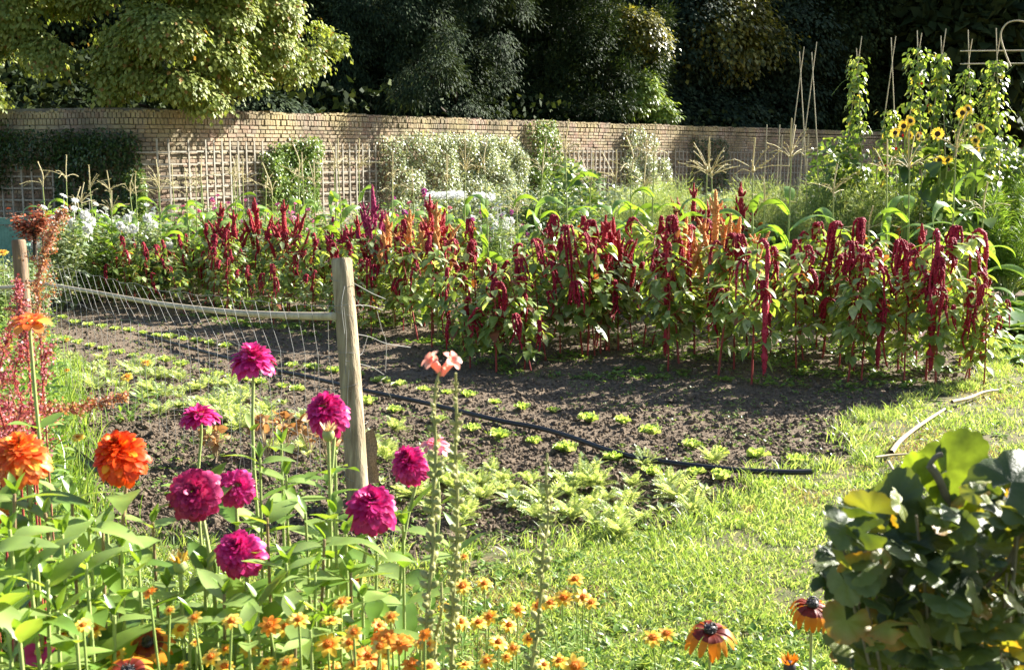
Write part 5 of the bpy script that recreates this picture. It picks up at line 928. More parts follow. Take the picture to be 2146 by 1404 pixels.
zinnia(417, 871, 96, 2.35, 'flat', M_ZMAG, (-.05, -.10, 1), 'flat-topped magenta zinnia seen edge-on left of the tallest one', 1040, n=3)
zinnia(684, 862, 112, 2.0, 'dome', M_ZMAG, (-.25, -.75, 1), 'domed magenta zinnia touching the fence post', 1000, n=5, lean=-.03)
zinnia(857, 970, 98, 2.15, 'dome', M_ZMAG, (-.35, -.6, 1), 'domed magenta zinnia just right of the fence post foot', 1080, n=5, lean=-.09)
zinnia(914, 931, 76, 2.5, 'thin', M_ZPINK, (.1, -.25, 1), 'flat pale-edged pink zinnia behind the tallest seed spike', 1060, n=3, lean=-.03)
zinnia(778, 1062, 132, 1.85, 'dome', M_ZMAG, (.1, -.75, .85), 'big magenta zinnia with a pale yellow centre in front of the post foot', 1130, n=6, lean=-.07)
zinnia(408, 1034, 140, 1.75, 'dome', M_ZDK, (.15, -1.0, .45), 'largest zinnia, a dusky magenta ball turned to the viewer', 1090, n=6, centre=False, lean=.01)
zinnia(498, 1020, 98, 1.85, 'mid', M_ZMAG, (.35, -1, .55), 'small magenta zinnia with a yellow centre touching the dusky ball', 1110, n=5, lean=-.03)
zinnia(500, 1155, 126, 1.7, 'dome', M_ZMAG, (-.1, -.9, .8), 'lowest magenta zinnia with a small open centre', 1200, n=6, lean=.02)
zinnia(62, 673, 104, 2.0, 'thin', M_ZORA, (.08, -.16, 1), 'flat orange zinnia high on its stem in front of the far fence post', 900, n=3, stem=M_ZSTEM, lean=.07, size=.07, side=0)
zinnia(43, 955, 138, 1.6, 'dome', M_ZORA, (.0, -.55, 1), 'shaggy orange zinnia at the left edge with yellow tipped upper petals', 1060, n=5, centre=False)
zinnia(250, 952, 138, 1.7, 'dome', M_ZRED, (.0, -.7, 1), 'vermilion zinnia with one yellow petal among the left leaves', 1050, n=6, centre=False, stem=M_ZSTEMR, lean=-.04)
zinnia(-4, 1088, 62, 1.6, 'mid', M_ZORA, (.3, -.8, .6), 'small peach-orange zinnia cut off by the left edge', 1120, n=3, centre=False)
# spent head and buds
def bud(px, py, w, D, label_, mat, petals=True, name='zinnia_bud', y_leaf=None, lean=0, cup=None):
    c = at(px, py, D); base = np.array([c[0] + lean, c[1], 0.]); r = empty(name, base, label_, 'flower bud'); c = c - base; R0 = w / 2 * D / FPX; g = Geo(); g.add(ICO2[0] * [R0 * .62, R0 * .62, R0 * .7] + c - [0, 0, R0 * .25], ICO2[1]); cu = g.build('cup', cup or M_ZSTEM, r); g = Geo(); n = 30
    th = R.uniform(0, 6.28, n); q = np.c_[np.cos(th), np.sin(th), R.uniform(.6, 2.2, n)]; g.inst(leaf(.28, 3, -.1, .3), frames(q, np.c_[-np.cos(th), -np.sin(th), th * 0 + .3], R0 * R.uniform(.7, 1.15, n)), c + q * [R0 * .35, R0 * .35, 0]); g.build('tuft', mat, r)
    g = Geo(); P = bez([(0, 0, 0), c * [.4, 1, .5], c - [0, 0, R0 * .8]], 8); tube(g, P, .0032, 6); g.build('stem', M_ZSTEM, r); gl = Geo(); zt_ = at(px, y_leaf or py + 100, D)[2]; pairs(gl, P, np.linspace(max(.2, zt_ - .35), zt_, 4), [.085, .08, .075, .065], R.uniform(0, 3)); gl.build('leaves', M_ZLEAF, r); return r
bud(688, 905, 44, 1.95, 'spent zinnia with a pale bristly head below the domed magenta one', leafmat('spent_floret', (.55, .40, .28), (.72, .58, .45), (.8, .5, .4), trans=.3), y_leaf=1045)
bud(702, 944, 20, 2.2, 'small round unopened green zinnia bud beside the post foot', M_ZLEAF, y_leaf=985); bud(377, 1180, 50, 1.65, 'yellow-brown half-open bud nodding below the dusky magenta ball', leafmat('bud_petal', (.30, .16, .03), (.52, .34, .05), (.6, .45, .1), trans=.3), y_leaf=1260)
bud(222, 1075, 22, 1.9, 'small green unopened bud under the vermilion zinnia', M_ZLEAF)
# leafy shoots without flowers
sh = [(30, 1035, 1.55), (95, 1075, 1.6), (150, 1040, 1.75), (215, 1100, 1.65), (255, 1145, 1.6), (320, 1095, 1.8), (180, 1180, 1.5), (60, 1180, 1.4), (-20, 1140, 1.4), (10, 1260, 1.35), (350, 1230, 1.7), (430, 1190, 1.7), (560, 1085, 1.8), (600, 995, 2.0), (640, 1075, 1.85), (680, 1130, 1.7), (725, 1120, 1.75), (545, 960, 2.0), (600, 1180, 1.65), (660, 1200, 1.65), (735, 1200, 1.7), (790, 1160, 1.8), (845, 1100, 1.9), (470, 1245, 1.6), (540, 1260, 1.6), (620, 1290, 1.55), (120, 1280, 1.4), (240, 1290, 1.5), (690, 1290, 1.6), (590, 930, 2.1), (20, 1110, 1.45), (75, 1140, 1.5), (130, 1120, 1.55), (185, 1090, 1.6), (290, 1180, 1.6), (100, 1215, 1.4), (-30, 1210, 1.35), (40, 1330, 1.3), (160, 1330, 1.4), (400, 1290, 1.55), (520, 1330, 1.5), (650, 1320, 1.5), (700, 1075, 1.8), (760, 1250, 1.65)]
for i, (px, py, D) in enumerate(sorted(sh)):
    c = at(px, py, D); base = np.array([c[0] + R.normal(0, .03), c[1], 0.]); r = empty('leafy_shoot', base, f'flowerless leafy zinnia shoot in the border, {nth(i + 1)} from the left edge', 'plant', 'leafy zinnia shoots'); c = c - base; g, gl = Geo(), Geo(); P = bez([(0, 0, 0), c * [.5, .5, .5], c], 8); tube(g, P, np.linspace(.0045, .0025, len(P)), 7)
    n = 8; pairs(gl, P, np.linspace(max(.1, c[2] - .50), c[2] - .012, n), np.linspace(.132, .07, n), R.uniform(0, 3)); 
    for q in range(3): a = R.uniform(0, 6.28); gl.inst(ZL3, frames(np.array([[math.cos(a) * .5, math.sin(a) * .5, 1.0]]), np.array([[-math.cos(a), -math.sin(a), .5]]), np.array([.035])), c[None])
    g.build('stem', M_ZSTEMR if i % 4 == 0 else M_ZSTEM, r); gl.build('leaves', M_ZLEAF, r)
# ---------------------------------------------------------------- small yellow-orange zinnias
M_YO = leafmat('yellow_ray', (.82, .52, .05), (.88, .66, .10), (.90, .76, .24), trans=.35, rough=.5, spec=.3, tmul=(1.2, 1, .5)); M_YB = leafmat('orange_ray_base', (.75, .20, .01), (.82, .28, .02), trans=.3, rough=.5); M_OR2 = leafmat('full_orange_ray', (.80, .28, .02), (.86, .42, .06), trans=.35, rough=.5, spec=.3, tmul=(1.2, .9, .5))
M_OC = plain('orange_disc', (.45, .10, .01), (.7, .25, .02), nsc=220, rough=.8); M_FINE = leafmat('narrow_leaf', (.10, .20, .03), (.20, .32, .06), (.36, .46, .16), trans=.4, rough=.36, spec=.6)
def ray2(w=.52):
    V, F = leaf(w, 6, .12, .12, 1.15, tipz=-.1); n = 6; m = np.array(([1, 1, 0, 0, 0, 0]) * 2); return V, F, m
RY = ray2()
def daisy(parent, c, face, R0, mats, n=9, el=.05, cr=.26, cm=None, T=RY, double=True):
    d, a, b = basis(face); g = Geo()
    for k, (m_, s, e) in enumerate(((n, 1, el), (n - 1, .78, el + .25))[:2 if double else 1]):
        th = np.linspace(0, 2 * np.pi, m_, endpoint=False) + k * .35 + R.normal(0, .06, m_); rd = np.cos(th)[:, None] * a + np.sin(th)[:, None] * b; e_ = e + R.normal(0, .1, m_); g.inst(T, frames(rd * np.cos(e_)[:, None] + d * np.sin(e_)[:, None], d + rdir(m_) * .1, R0 * .86 * s * R.uniform(.9, 1.08, m_)), c + rd * R0 * .14)
    h = g.build('flower_head', mats, parent); g = Geo(); Vv = ICO2[0] * [R0 * cr, R0 * cr, R0 * cr * .75]; M = np.stack([a, b, d], 1); g.add(Vv @ M.T + c + d * R0 * .08, ICO2[1]); g.inst(OCT, frames(rdir(26), rdir(26), R0 * .05), c + (rdir(26, 0, 1) * R0 * cr) @ M.T + d * R0 * .1); g.build('centre', cm or M_OC, h)
ys = [(313, 1240, 34), (485, 1300, 48), (565, 1309, 54), (626, 1297, 50), (523, 1358, 48), (379, 1317, 46), (355, 1278, 28), (687, 1350, 66), (741, 1324, 42), (715, 1262, 46), (828, 1193, 40), (751, 1214, 38), (546, 1189, 32), (1015, 1222, 40), (968, 1228, 46), (972, 1166, 22), (1205, 1213, 44), (1180, 1252, 46), (1222, 1252, 54), (1238, 1262, 40), (1085, 1276, 42), (1128, 1268, 46), (1152, 1262, 36), (966, 1302, 48), (1003, 1303, 46), (1045, 1345, 50), (1020, 1384, 46), (1062, 1376, 34), (1110, 1336, 44), (1368, 1336, 52), (1396, 1327, 48), (795, 1310, 40), (812, 1332, 50), (836, 1346, 60), (850, 1342, 44), (772, 1372, 60), (808, 1368, 50), (745, 1392, 56), (790, 1398, 60), (890, 1328, 34), (905, 1355, 30), (600, 1388, 50), (470, 1396, 52), (378, 1398, 44), (1205, 1396, 62), (1172, 1384, 44), (1140, 1392, 40), (860, 1392, 50), (900, 1396, 44), (975, 1392, 40), (410, 1345, 30), (700, 1398, 48), (548, 1400, 44), (930, 1270, 30), (690, 1225, 26)]
ys += [(int(R.uniform(440, 1080)), int(R.uniform(1290, 1404)), int(R.uniform(34, 54))) for _ in range(14)] + [(int(R.uniform(120, 440)), int(R.uniform(1290, 1404)), int(R.uniform(34, 50))) for _ in range(8)]
for i, (px, py, w) in enumerate(sorted(ys)):
    ang = PITCH + math.atan((py - 702) / FPX); D = (CAMZ - R.uniform(.34, .44)) / math.tan(ang); D = min(D, 3.1); D = R.uniform(1.38, 1.6) if px < 930 and py > 1225 else D; c = at(px, py, D); base = np.array([c[0] + R.normal(0, .03), c[1] + R.normal(0, .02), 0.]); orange = (770 < px < 870 and R.random() < .5) or px in (565, 313, 890); r = empty('small_zinnia_plant', base, f'{"orange" if orange else "yellow"} small open flower low in the front border, {nth(i + 1)} from the left edge', 'small zinnia', 'small yellow and orange zinnias'); c = c - base
    daisy(r, c, (R.normal(0, .3), -.55 + R.normal(0, .2), 1.0), w / 2 * D / FPX, [M_OR2 if orange else M_YO, M_YB], R.integers(8, 11)); g = Geo(); P = bez([(0, 0, 0), c * [.3, .3, .5], c - [0, 0, .004]], 6); tube(g, P, .0019, 5); br = []
    for q in range(5): a = R.uniform(0, 6.28); z0 = c[2] * R.uniform(.1, .6); e = np.array([math.cos(a) * R.uniform(.04, .09), math.sin(a) * R.uniform(.04, .09), z0 + R.uniform(.05, .13)]); tube(g, bez([(0, 0, z0), e * [.5, .5, .9], e], 3), .0015, 4); br.append(e)
    g.build('stem', M_GREENSTEM, r); gl = Geo(); k = 64; j = R.integers(0, 5, k); B = np.array(br)[j] * R.uniform(.2, 1, k)[:, None] ** [1, 1, .5] + R.normal(0, .008, (k, 3)); gl.inst(leaf(.22, 3, .25, .2), frames(rdir(k, -.3, .7), rdir(k) * .3 + [0, 0, 1.0], R.uniform(.022, .045, k)), B); gl.build('leaves', M_FINE, r)
# low filler foliage between them, at the very front
g = Geo(); k = 26000; x = R.uniform(-1.5, 2.0, k); y = R.uniform(2.15, 3.3, k); lim = 2.75 + .35 * vnoise(x, x * 0, .4, 12) + np.where(x < .2, .12, -.05) ; ok = y < lim; x, y = x[ok], y[ok]; hh = .16 + .14 * vnoise(x, y, .2, 13); hh *= np.clip((lim[ok] - y) / .25, .15, 1) * np.where(x > .5, .62, 1)
z = R.uniform(.1, 1, len(x)) ** .6 * hh; k = len(x); g.inst(leaf(.24, 3, .25, .2), frames(rdir(k, -.2, .8), rdir(k) * .4 + [0, 0, 1.0], R.uniform(.018, .042, k)), np.c_[x, y, z])
M_LOW = leafmat('low_border_leaf', (.07, .15, .02), (.16, .27, .04), (.34, .42, .12), trans=.4, rough=.35, spec=.65, c4=(.40, .28, .06), thr=.94); tag(g.build('border_foliage', M_LOW), 'dense low green foliage carpeting the foot of the front flower border', 'foliage', kind='stuff')
# ---------------------------------------------------------------- rudbeckias, cosmos
M_RU1 = leafmat('rust_orange_ray', (.62, .20, .015), (.72, .30, .02), (.78, .40, .04), trans=.3, rough=.5, spec=.3, tmul=(1.2, .8, .4)); M_RU2 = leafmat('dark_red_ray_base', (.16, .015, .006), (.26, .03, .01), trans=.25, rough=.5); M_RUC = plain('dark_cone', (.012, .008, .010), (.04, .03, .03), nsc=260, rough=.5, spec=.6)
def rudray(): V, F = petal(.34, 8, .1, -.55); return V, F, np.array([1, 1, 1, 0, 0, 0, 0, 0] * 3)
RR_ = rudray()
def rudbeckia(px, py, w, D, face, label_, el=.1, ht=None, leaves=True, n=16):
    c = at(px, py, D); base = np.array([c[0] + .01, c[1], 0.]); r = empty('coneflower_plant', base, label_, 'coneflower'); c = c - base; daisy(r, c, face, w / 2 * D / FPX * 1.12, [M_RU1, M_RU2], n, el, .24, M_RUC, RR_, False)
    g = Geo(); P = bez([(0, 0, 0), c * [.3, .5, .5], c - [0, 0, .004]], 6); tube(g, P, .0028, 6); g.build('stem', M_ZSTEM, r); gl = Geo(); pairs(gl, P, np.linspace(.12, c[2] * .6, 4), [.09, .08, .07, .06]); gl.build('leaves', M_ZLEAF, r)
rudbeckia(1488, 1322, 110, 1.75, (0, -.35, 1), 'rust-orange drooping coneflower with a dark dome, standing alone before the grass', -.1); rudbeckia(1702, 1268, 106, 1.75, (.05, -.25, 1), 'rust-orange drooping coneflower leaning on the big leafy bush', -.3)
rudbeckia(310, 1348, 100, 1.55, (.1, -.6, 1), 'dusky orange coneflower half hidden under the left zinnias', .05); rudbeckia(268, 1408, 112, 1.4, (.1, -.5, 1), 'broad orange-red coneflower at the bottom edge', .1, n=12)
bud(1655, 1392, 46, 1.75, 'brown and orange coneflower bud low beside the leafy bush', M_RU1, name='coneflower_bud', y_leaf=1500, cup=M_RUC)
M_COS = leafmat('cosmos_petal', (.55, .02, .20), (.66, .05, .30), trans=.35, rough=.5, tmul=(1.3, .8, .9)); c = at(86, 1366, 1.5); base = np.array([c[0], c[1], 0.]); r = empty('cosmos_plant', base, 'single magenta cosmos with a yellow eye in the bottom left corner', 'cosmos'); c = c - base
PCO = petal(.8, 5, .1, .05); d_, a_, b_ = basis((-.25, -.8, .8)); g = Geo(); th = np.linspace(0, 6.28, 8, endpoint=False); rd = np.cos(th)[:, None] * a_ + np.sin(th)[:, None] * b_; g.inst(PCO, frames(rd + d_ * .25, d_ + rdir(8) * .15, .029), np.tile(c, (8, 1))); h = g.build('flower_head', M_COS, r); g = Geo(); g.inst(OCT, frames(rdir(40), rdir(40), .0022), c + (rdir(40, 0, 1) * .006) @ np.stack([a_, b_, d_], 1).T + d_ * .003); g.build('centre', M_FLOR, h)
g = Geo(); tube(g, bez([(0, 0, 0), c * .5, c], 6), .0018, 5); g.build('stem', M_ZSTEM, r); g = Geo(); k = 70; g.inst(leaf(.12, 2, .1, .1), frames(rdir(k), rdir(k), R.uniform(.02, .04, k)), np.c_[R.normal(0, .025, k), R.normal(0, .025, k), R.uniform(.3, .95, k) * c[2]]); g.build('leaves', M_FINE, r)
# ---------------------------------------------------------------- snapdragon seed spikes
M_POD = plain('seed_pod', (.24, .26, .08), (.40, .38, .15), nsc=60, rough=.6, rnd=True); M_SNAP = leafmat('salmon_petal', (.80, .30, .22), (.85, .42, .34), (.88, .62, .52), trans=.4, rough=.5, tmul=(1.2, 1, .9))
def spike(px_path, D, label_, flowers=False, w0=1.0):
    P = np.array([at(a + R.normal(0, 3.5), b, D + R.normal(0, .006)) for a, b in px_path]); base = np.array([P[-1][0], P[-1][1], 0.]); P = bez((P - base)[::-1], 8); P = np.vstack([[0, 0, 0], P]); r = empty('snapdragon_plant', base, label_, 'snapdragon'); g = Geo(); tube(g, P, np.linspace(.0034, .0018, len(P)), 6); g.build('stem', M_POD, r)
    zt = P[-1][2]; g = Geo(); z = .42; k = 0
    while z < zt - .012:
        p = np.array([np.interp(z, P[:, 2], P[:, j]) for j in range(3)]); f = (zt - z) / .5; s = min(1, .35 + f * 2.2) * w0 * R.uniform(.85, 1.15)
        for q in range(R.integers(1, 3)):
            a = k * 2.4 + q * 2.6; d = np.array([math.cos(a), math.sin(a), .75]); d /= np.linalg.norm(d); V = ICO2[0].copy(); V[:, :2] *= (1 - .35 * V[:, 2:].clip(0, 1) ** 2); M = frames(d[None], np.array([[0, 0, 1.0]]), 1.0)[0]; V = V * [.0050 * s, .0072 * s, .0048 * s]; g.add(V @ M.T + p + d * .0088 * s, ICO2[1]); tube(g, [p + d * .015 * s, p + d * .015 * s + np.array([math.cos(a), math.sin(a), 1.6]) * .0035 * s], .0006, 3)
            dd = np.array([[math.cos(a + .5), math.sin(a + .5), -.2]]); g.inst(leaf(.4, 2, .2, .1), frames(dd, np.array([[0, 0, 1.0]]), np.array([.011 * s])), p[None])
        z += .0125 * (.75 + .3 * s); k += 1
    g.build('seed_pods', M_POD, r)
    if flowers:
        for sx_ in (-1, 1):
            g = Geo(); p = np.array([P[-1][0], P[-1][1], zt - .012]); ax = nrm(np.array([sx_ * .55, -.15, 1.0])); q = [p, p + ax * .012, p + ax * .022 + [sx_ * .002, 0, 0]]; tube(g, q, [.0028, .0052, .0062], 10, cap=False)
            e = q[-1]; d, a, b = basis(ax + np.array([sx_ * .3, -.5, 0]))
            for th in np.linspace(0, 6.28, 6)[:-1]: rd = math.cos(th) * a + math.sin(th) * b; g.inst(petal(.95, 5, .3, -.35), frames((rd + d * .75)[None], (d - rd)[None] + rdir(1) * .3, np.array([.013])), e[None] + rd * .003)
            g.inst(petal(.9, 4, .4, .4), frames(rdir(4, .2, 1), rdir(4), .008), np.tile(e, (4, 1))); g.build('blossom', M_SNAP, r)
spike([(924, 768), (918, 800), (913, 850), (912, 900), (910, 960), (905, 1060), (903, 1150), (898, 1250), (893, 1400)], 1.45, 'tallest snapdragon spike with two salmon pink blossoms above its seed pods', True)
spike([(958, 782), (957, 830), (961, 880), (958, 950), (957, 1050), (952, 1150), (949, 1250), (944, 1400)], 1.5, 'flowerless snapdragon seed spike right beside the salmon-flowered one'); spike([(1145, 950), (1142, 1000), (1143, 1080), (1140, 1160), (1134, 1250), (1126, 1330), (1115, 1410)], 1.55, 'short flowerless snapdragon seed spike standing alone before the grass')
spike([(926, 1220), (925, 1280), (920, 1340), (918, 1400)], 1.52, 'stubby low snapdragon spike between the two tall seed spikes', w0=.8)
# ---------------------------------------------------------------- red orach plumes at the left
M_OR_A = leafmat('rusty_seed', (.24, .07, .04), (.40, .16, .09), (.58, .38, .27), trans=.3, rough=.5); M_OR_B = leafmat('rose_seed', (.20, .025, .05), (.36, .07, .10), (.58, .30, .30), trans=.3, rough=.5)
def orach(path, D0, D1, mat, label_, wid, n=1500, br=26, thin=.0115, zig=1.0):
    m = len(path); P = np.array([at(a, b, D0 + (D1 - D0) * i / (m - 1)) for i, (a, b) in enumerate(path)]); base = np.array([P[0][0], P[0][1], 0.]); P = P - base; full = np.vstack([[0, 0, 0], P]) if P[0][2] > .05 else P; r = empty('orach_plant', base, label_, 'orach'); g = Geo(); tube(g, bez(full, 5), np.linspace(.0028, .0012, (len(full) - 1) * 5 + 1), 6); Q = bez(P, 10); nQ = len(Q); seeds = []
    T_ = nrm(np.gradient(Q, axis=0))
    for i in range(br):
        f = (i + .5) / br; k = int(f * (nQ - 1)); L = wid * (1.15 - .8 * f) * R.uniform(.5, 1.1); dv = nrm(T_[k] * .9 + rdir(1)[0] * .9); e = Q[k] + dv * L; B = bez([Q[k], Q[k] + dv * L * .5, e], 4); tube(g, B, .0011, 3, cap=False); j = R.integers(0, len(B), int(n / br)); seeds.append(B[j] + R.normal(0, .0055 + .004 * (1 - f), (len(j), 3)))
    j = R.integers(0, nQ, n // 5); seeds.append(Q[j] + R.normal(0, .005, (len(j), 3))); S = np.concatenate(seeds); g.build('stem', M_RSTEM if mat is M_OR_B else M_COPPERST, r); g = Geo(); k = len(S); g.inst(quadleaf(1.0, .1), frames(rdir(k), rdir(k), R.uniform(.5, 1.2, k) * thin * .62), S); g.build('seed_plume', mat, r)
M_COPPERST = plain('rusty_stem', (.30, .13, .07), rough=.6)
orach([(85, 720), (80, 660), (78, 600), (92, 540), (108, 490), (128, 440)], 2.9, 2.9, M_OR_A, 'rusty orange orach plume leaning up past the far fence post', .085, 1500, 34)
orach([(60, 760), (48, 700), (44, 640), (38, 590)], 2.7, 2.7, M_OR_B, 'short rosy orach spray at the foot of the far post', .045, 900, 16); orach([(20, 900), (45, 870), (120, 860), (190, 850), (262, 828)], 2.3, 2.5, M_OR_A, 'thin rusty orach spray lying low across to the soil', .035, 1100, 24)
for i, pth in enumerate([[(0, 950), (10, 900), (-10, 820), (5, 750), (20, 690)], [(40, 960), (30, 920), (45, 850), (30, 790), (45, 730)], [(-30, 950), (-25, 860), (-5, 790), (-20, 720)], [(70, 980), (75, 900), (88, 830), (92, 770), (98, 730)], [(20, 1000), (0, 930), (25, 880), (10, 840)], [(55, 980), (60, 940), (40, 900), (62, 850)], [(-20, 1040), (10, 980), (-10, 930)]]):
    orach(pth, 2.1 + .07 * i, 2.1 + .07 * i, M_OR_B, f'rose red orach plume in the tangle at the left edge, {nth(i + 1)} counting from its top', .085, 480, 24)
# calendulas scattered at the left of the bed
for i, (px, py, w, D) in enumerate([(100, 702, 14, 0), (140, 712, 14, 0), (265, 790, 28, 0), (305, 760, 24, 0), (163, 916, 30, 0), (140, 776, 14, 0), (5, 530, 26, 8.5), (60, 720, 12, 0), (20, 730, 16, 0)]):
    c = onz(px, py, .28) if not D else at(px, py, D); base = np.array([c[0], c[1], 0.]); r = empty('marigold_plant', base, f'pot marigold with one yellow flower by the salad bed, {nth(i + 1)} of nine', 'marigold', 'yellow pot marigolds'); c = c - base; daisy(r, c, (0, -.5, 1), w / 2 * base[1] / FPX, [M_YO, M_YO], 14, .1); g = Geo(); tube(g, [(0, 0, 0), c], .003, 5); g.build('stem', M_GREENSTEM, r); g = Geo(); k = 26; g.inst(leaf(.3, 3, .3, .2), frames(rdir(k, .1, .9), rdir(k) * .3 + [0, 0, 1.0], R.uniform(.05, .09, k)), R.normal(0, .03, (k, 3)) * [1, 1, 0] + [0, 0, .08] * R.random((k, 1))); g.build('leaves', M_FINE, r)
# tall weedy growth at the left edge
g = Geo(); k = 9000; t = R.random(k); px = R.uniform(-120, 150, k); yl = 3.2 + 5.2 * R.random(k) ** 1.3; x = (px - 1073) / FPX * yl + R.normal(0, .1, k) ; P = np.c_[x, yl, np.zeros(k)]; blades(g, P, R.uniform(.12, .42, k) * np.where(px > 60, .5, 1), R.uniform(.004, .009, k), .5); k = 5000; px = R.uniform(-150, 110, k); yl = R.uniform(3.2, 9.5, k); g.inst(LC, frames(rdir(k, -.2, .8), rdir(k) * .5 + [0, 0, 1.0], R.uniform(.03, .07, k)), np.c_[(px - 1073) / FPX * yl, yl, R.uniform(.02, .38, k)])
tag(g.build('herbage', M_FINE), 'tangled green weedy herbage along the left edge below the orach', 'weeds', kind='stuff')
# ---------------------------------------------------------------- leafy bush at the near right
def bush_leaf_mat():
    m, nt, N, bs, out = newmat('bush_big_leaf'); L = nt.links; at_ = N.new('ShaderNodeAttribute'); at_.attribute_name = 'edge'; rnd = N.new('ShaderNodeNewGeometry').outputs['Random Per Island']
    base = ramp(nt, rnd, [(0, (.02, .042, .015)), (.45, (.05, .085, .025)), (.65, (.12, .17, .035)), (1, (.30, .34, .08))]); edge = ramp(nt, rnd, [(0, (.04, .07, .02)), (.55, (.14, .19, .04)), (.85, (.20, .22, .05)), (1, (.45, .20, .04))])  # paler leaves at random stand for sunlit ones, light put into the colour
    nz = noise(nt, 60, 3); mm = N.new('ShaderNodeMath'); mm.operation = 'MULTIPLY'; L.new(at_.outputs['Fac'], mm.inputs[0]); ad = N.new('ShaderNodeMath'); ad.operation = 'ADD'; L.new(nz, ad.inputs[0]); ad.inputs[1].default_value = .35; L.new(ad.outputs[0], mm.inputs[1])
    col = mixc(nt, mm.outputs[0], base, edge); L.new(col, bs.inputs['Base Color']); bs.inputs['Roughness'].default_value = .42; bs.inputs['Specular IOR Level'].default_value = .6; bump(nt, noise(nt, 75, 6, .65), bs, .5, .006)
    tr = N.new('ShaderNodeBsdfTranslucent'); L.new(mixc(nt, 1.0, col, (1.5, 1.3, .3), 'MULTIPLY'), tr.inputs[0]); mx = N.new('ShaderNodeMixShader'); mx.inputs[0].default_value = .36; L.new(bs.outputs[0], mx.inputs[1]); L.new(tr.outputs[0], mx.inputs[2]); L.new(mx.outputs[0], out.inputs[0]); return m
M_BBL = bush_leaf_mat()
def roundleaf():
    n = 40; th = np.linspace(-.86 * np.pi, .86 * np.pi, n) ; lob = .80 + .16 * np.abs(np.cos(th * 1.5)) ** .7 + .035 * np.cos(th * 15); V = [[0, 0, 0]]; 
    for f in (.4, .75, 1.0):
        r_ = f * lob * .62; V += [[math.sin(t) * q, math.cos(t) * q + .0, .10 * abs(math.sin(t * 1.5)) * f - .11 * f * f + .03 * math.sin(t * 7) * f * f] for t, q in zip(th, r_)]
    F = []; V = np.array(V); T3 = [[0, 1 + i + 1, 1 + i] for i in range(n - 1)]
    for k in range(2):
        for i in range(n - 1): a = 1 + k * n + i; F.append([a, a + 1, a + n + 1, a + n])
    e = np.r_[0, np.repeat([.1, .5, 1.0], n)]; return V, np.array(F), np.array(T3), e
RLV, RLF, RLT, RLE = roundleaf(); RLV2 = RLV * [.82, 1.18, 1] + np.c_[0 * RLV[:, 0], 0 * RLV[:, 0], .10 * RLV[:, 0] - .25 * RLV[:, 0] ** 2]
def bigleaves(name, M, P, parent):
    k = len(P); g = Geo(); w_ = R.random(k)[:, None, None] * 1.3 - .15; Vn = (np.einsum('kij,knj->kni', M, RLV[None] * (1 - w_) + RLV2[None] * w_) + P[:, None]).reshape(-1, 3); o = (np.arange(k) * len(RLV))[:, None, None]; s = g.n; g.v.append(Vn.astype(np.float32)); g.n += len(Vn)
    for Fc in (RLF, RLT): f = (Fc[None] + o).reshape(-1, Fc.shape[1]); g.f.append(f); g.m.append(np.zeros(len(f), int))
    ob = g.build(name, M_BBL, parent); a = ob.data.attributes.new('edge', 'FLOAT', 'POINT'); a.data.foreach_set('value', np.tile(RLE, k).astype(np.float32)); return ob
bo = at(2060, 1500, 1.25); bo = np.array([bo[0], bo[1], 0.]); bush_r = empty('leafy_bush', bo, 'big dark shrub of rounded lobed leaves with reddening edges filling the near right corner', 'shrub')
gs = Geo(); LP, LD, LS, LN = [], [], [], []
def addleaf(px, py, D, wpx, d, nrm_, pet=None):
    p = at(px, py, D) - bo; LP.append(p); LD.append(d); LN.append(nrm_); LS.append(wpx * D / FPX)
targets = [(1780, 1125), (2140, 1040), (2170, 1070), (1760, 1120), (1800, 1085), (1870, 1100), (1920, 1080), (1960, 1130), (2010, 1080), (2080, 1060), (2130, 1100), (1770, 1200), (1850, 1170), (2040, 1160), (2110, 1200), (1800, 1280), (1880, 1260), (1960, 1240), (2060, 1280), (1780, 1370), (1850, 1350), (1930, 1340), (2010, 1360), (2100, 1350), (2170, 1280), (2190, 1150)]
for a, b in targets:
    D = R.uniform(1.12, 1.45); e = at(a, b, D) - bo; tube(gs, bez([(R.normal(0, .03), R.normal(0, .03), -.02), e * [.3, .3, .5], e * [.75, .8, .85], e], 6), np.linspace(.003, .0015, 19), 6)
k = 640
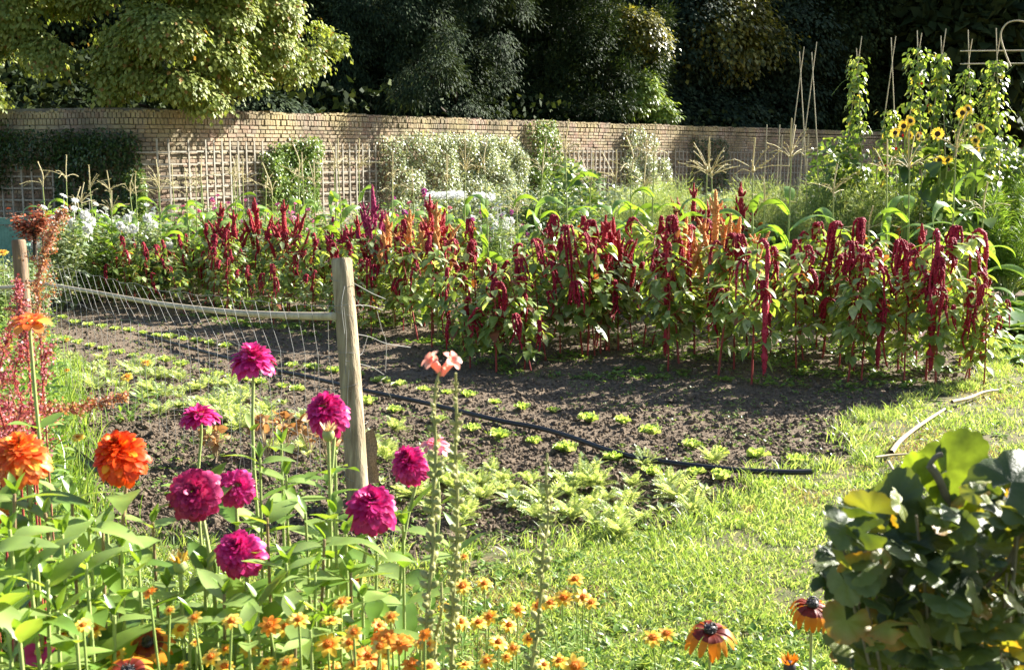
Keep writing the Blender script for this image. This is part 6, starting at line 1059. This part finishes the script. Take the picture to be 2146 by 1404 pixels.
for i in range(k):
    a, b = targets[R.integers(0, len(targets))]; a += R.normal(0, 52); b += abs(R.normal(0, 46)) * (1 if R.random() < .75 else -.55)
    if a < 1752 + 30 * math.sin(b * .045 + 1) + R.normal(0, 16) + max(0, (1110 - b)) * .7: continue
    D = R.uniform(1.08, 1.5); d = rdir(1, -.8, .55)[0]; d[1] -= .25; nn = np.array([R.normal(0, .7), R.normal(-.3, .6), R.uniform(.2, 1.3)]); addleaf(a, b, D, R.uniform(34, 100), d, nn)
addleaf(2015, 985, 1.21, 120, (.9, .1, -.1), (.1, -1, .35)); addleaf(2120, 1010, 1.12, 170, (.5, .3, .3), (.15, -.45, 1)); addleaf(1880, 1055, 1.18, 120, (.25, 0, 1), (-.6, -1, .1)); addleaf(2025, 1035, 1.2, 80, (.8, 0, .3), (.1, -1, .2)); addleaf(1930, 1085, 1.2, 110, (1, 0, .2), (0, -.8, .6))
LP, LD, LS, LN = map(np.array, (LP, LD, LS, LN)); bigleaves('leaves', frames(LD, LN, LS), LP, bush_r)
for pts, r0 in (([(2060, 1500), (2040, 1200), (1990, 1060), (1965, 1000), (1948, 975)], .0048), ([(1948, 975), (1960, 958), (1975, 952)], .003), ([(2150, 1110), (2110, 1180), (2060, 1240)], .003), ([(1850, 1180), (1790, 1230), (1740, 1200)], .003)):
    tube(gs, bez([at(a, b, 1.19) - bo for a, b in pts], 6), r0, 7)
_lp = np.array([at(1985, 985, 1.2), at(1930, 1010, 1.2), at(2010, 1035, 1.2)]) - bo; M_BBL = leafmat('young_bush_leaf', (.16, .24, .03), (.22, .30, .04), trans=.5, rough=.45, tmul=(1.3, 1.2, .35), nsc=70); bigleaves('young_leaf', frames(np.array([[.5, .1, .6], [-.3, 0, 1], [.9, 0, .2]]), np.array([[-.5, -1, .5], [-.3, -1, .3], [.1, -1, .4]]), np.array([.082, .05, .055])), _lp, bush_r)
gs.build('branches', plain('pale_twig', (.12, .10, .06), (.26, .22, .15), nsc=30, rough=.6), bush_r)
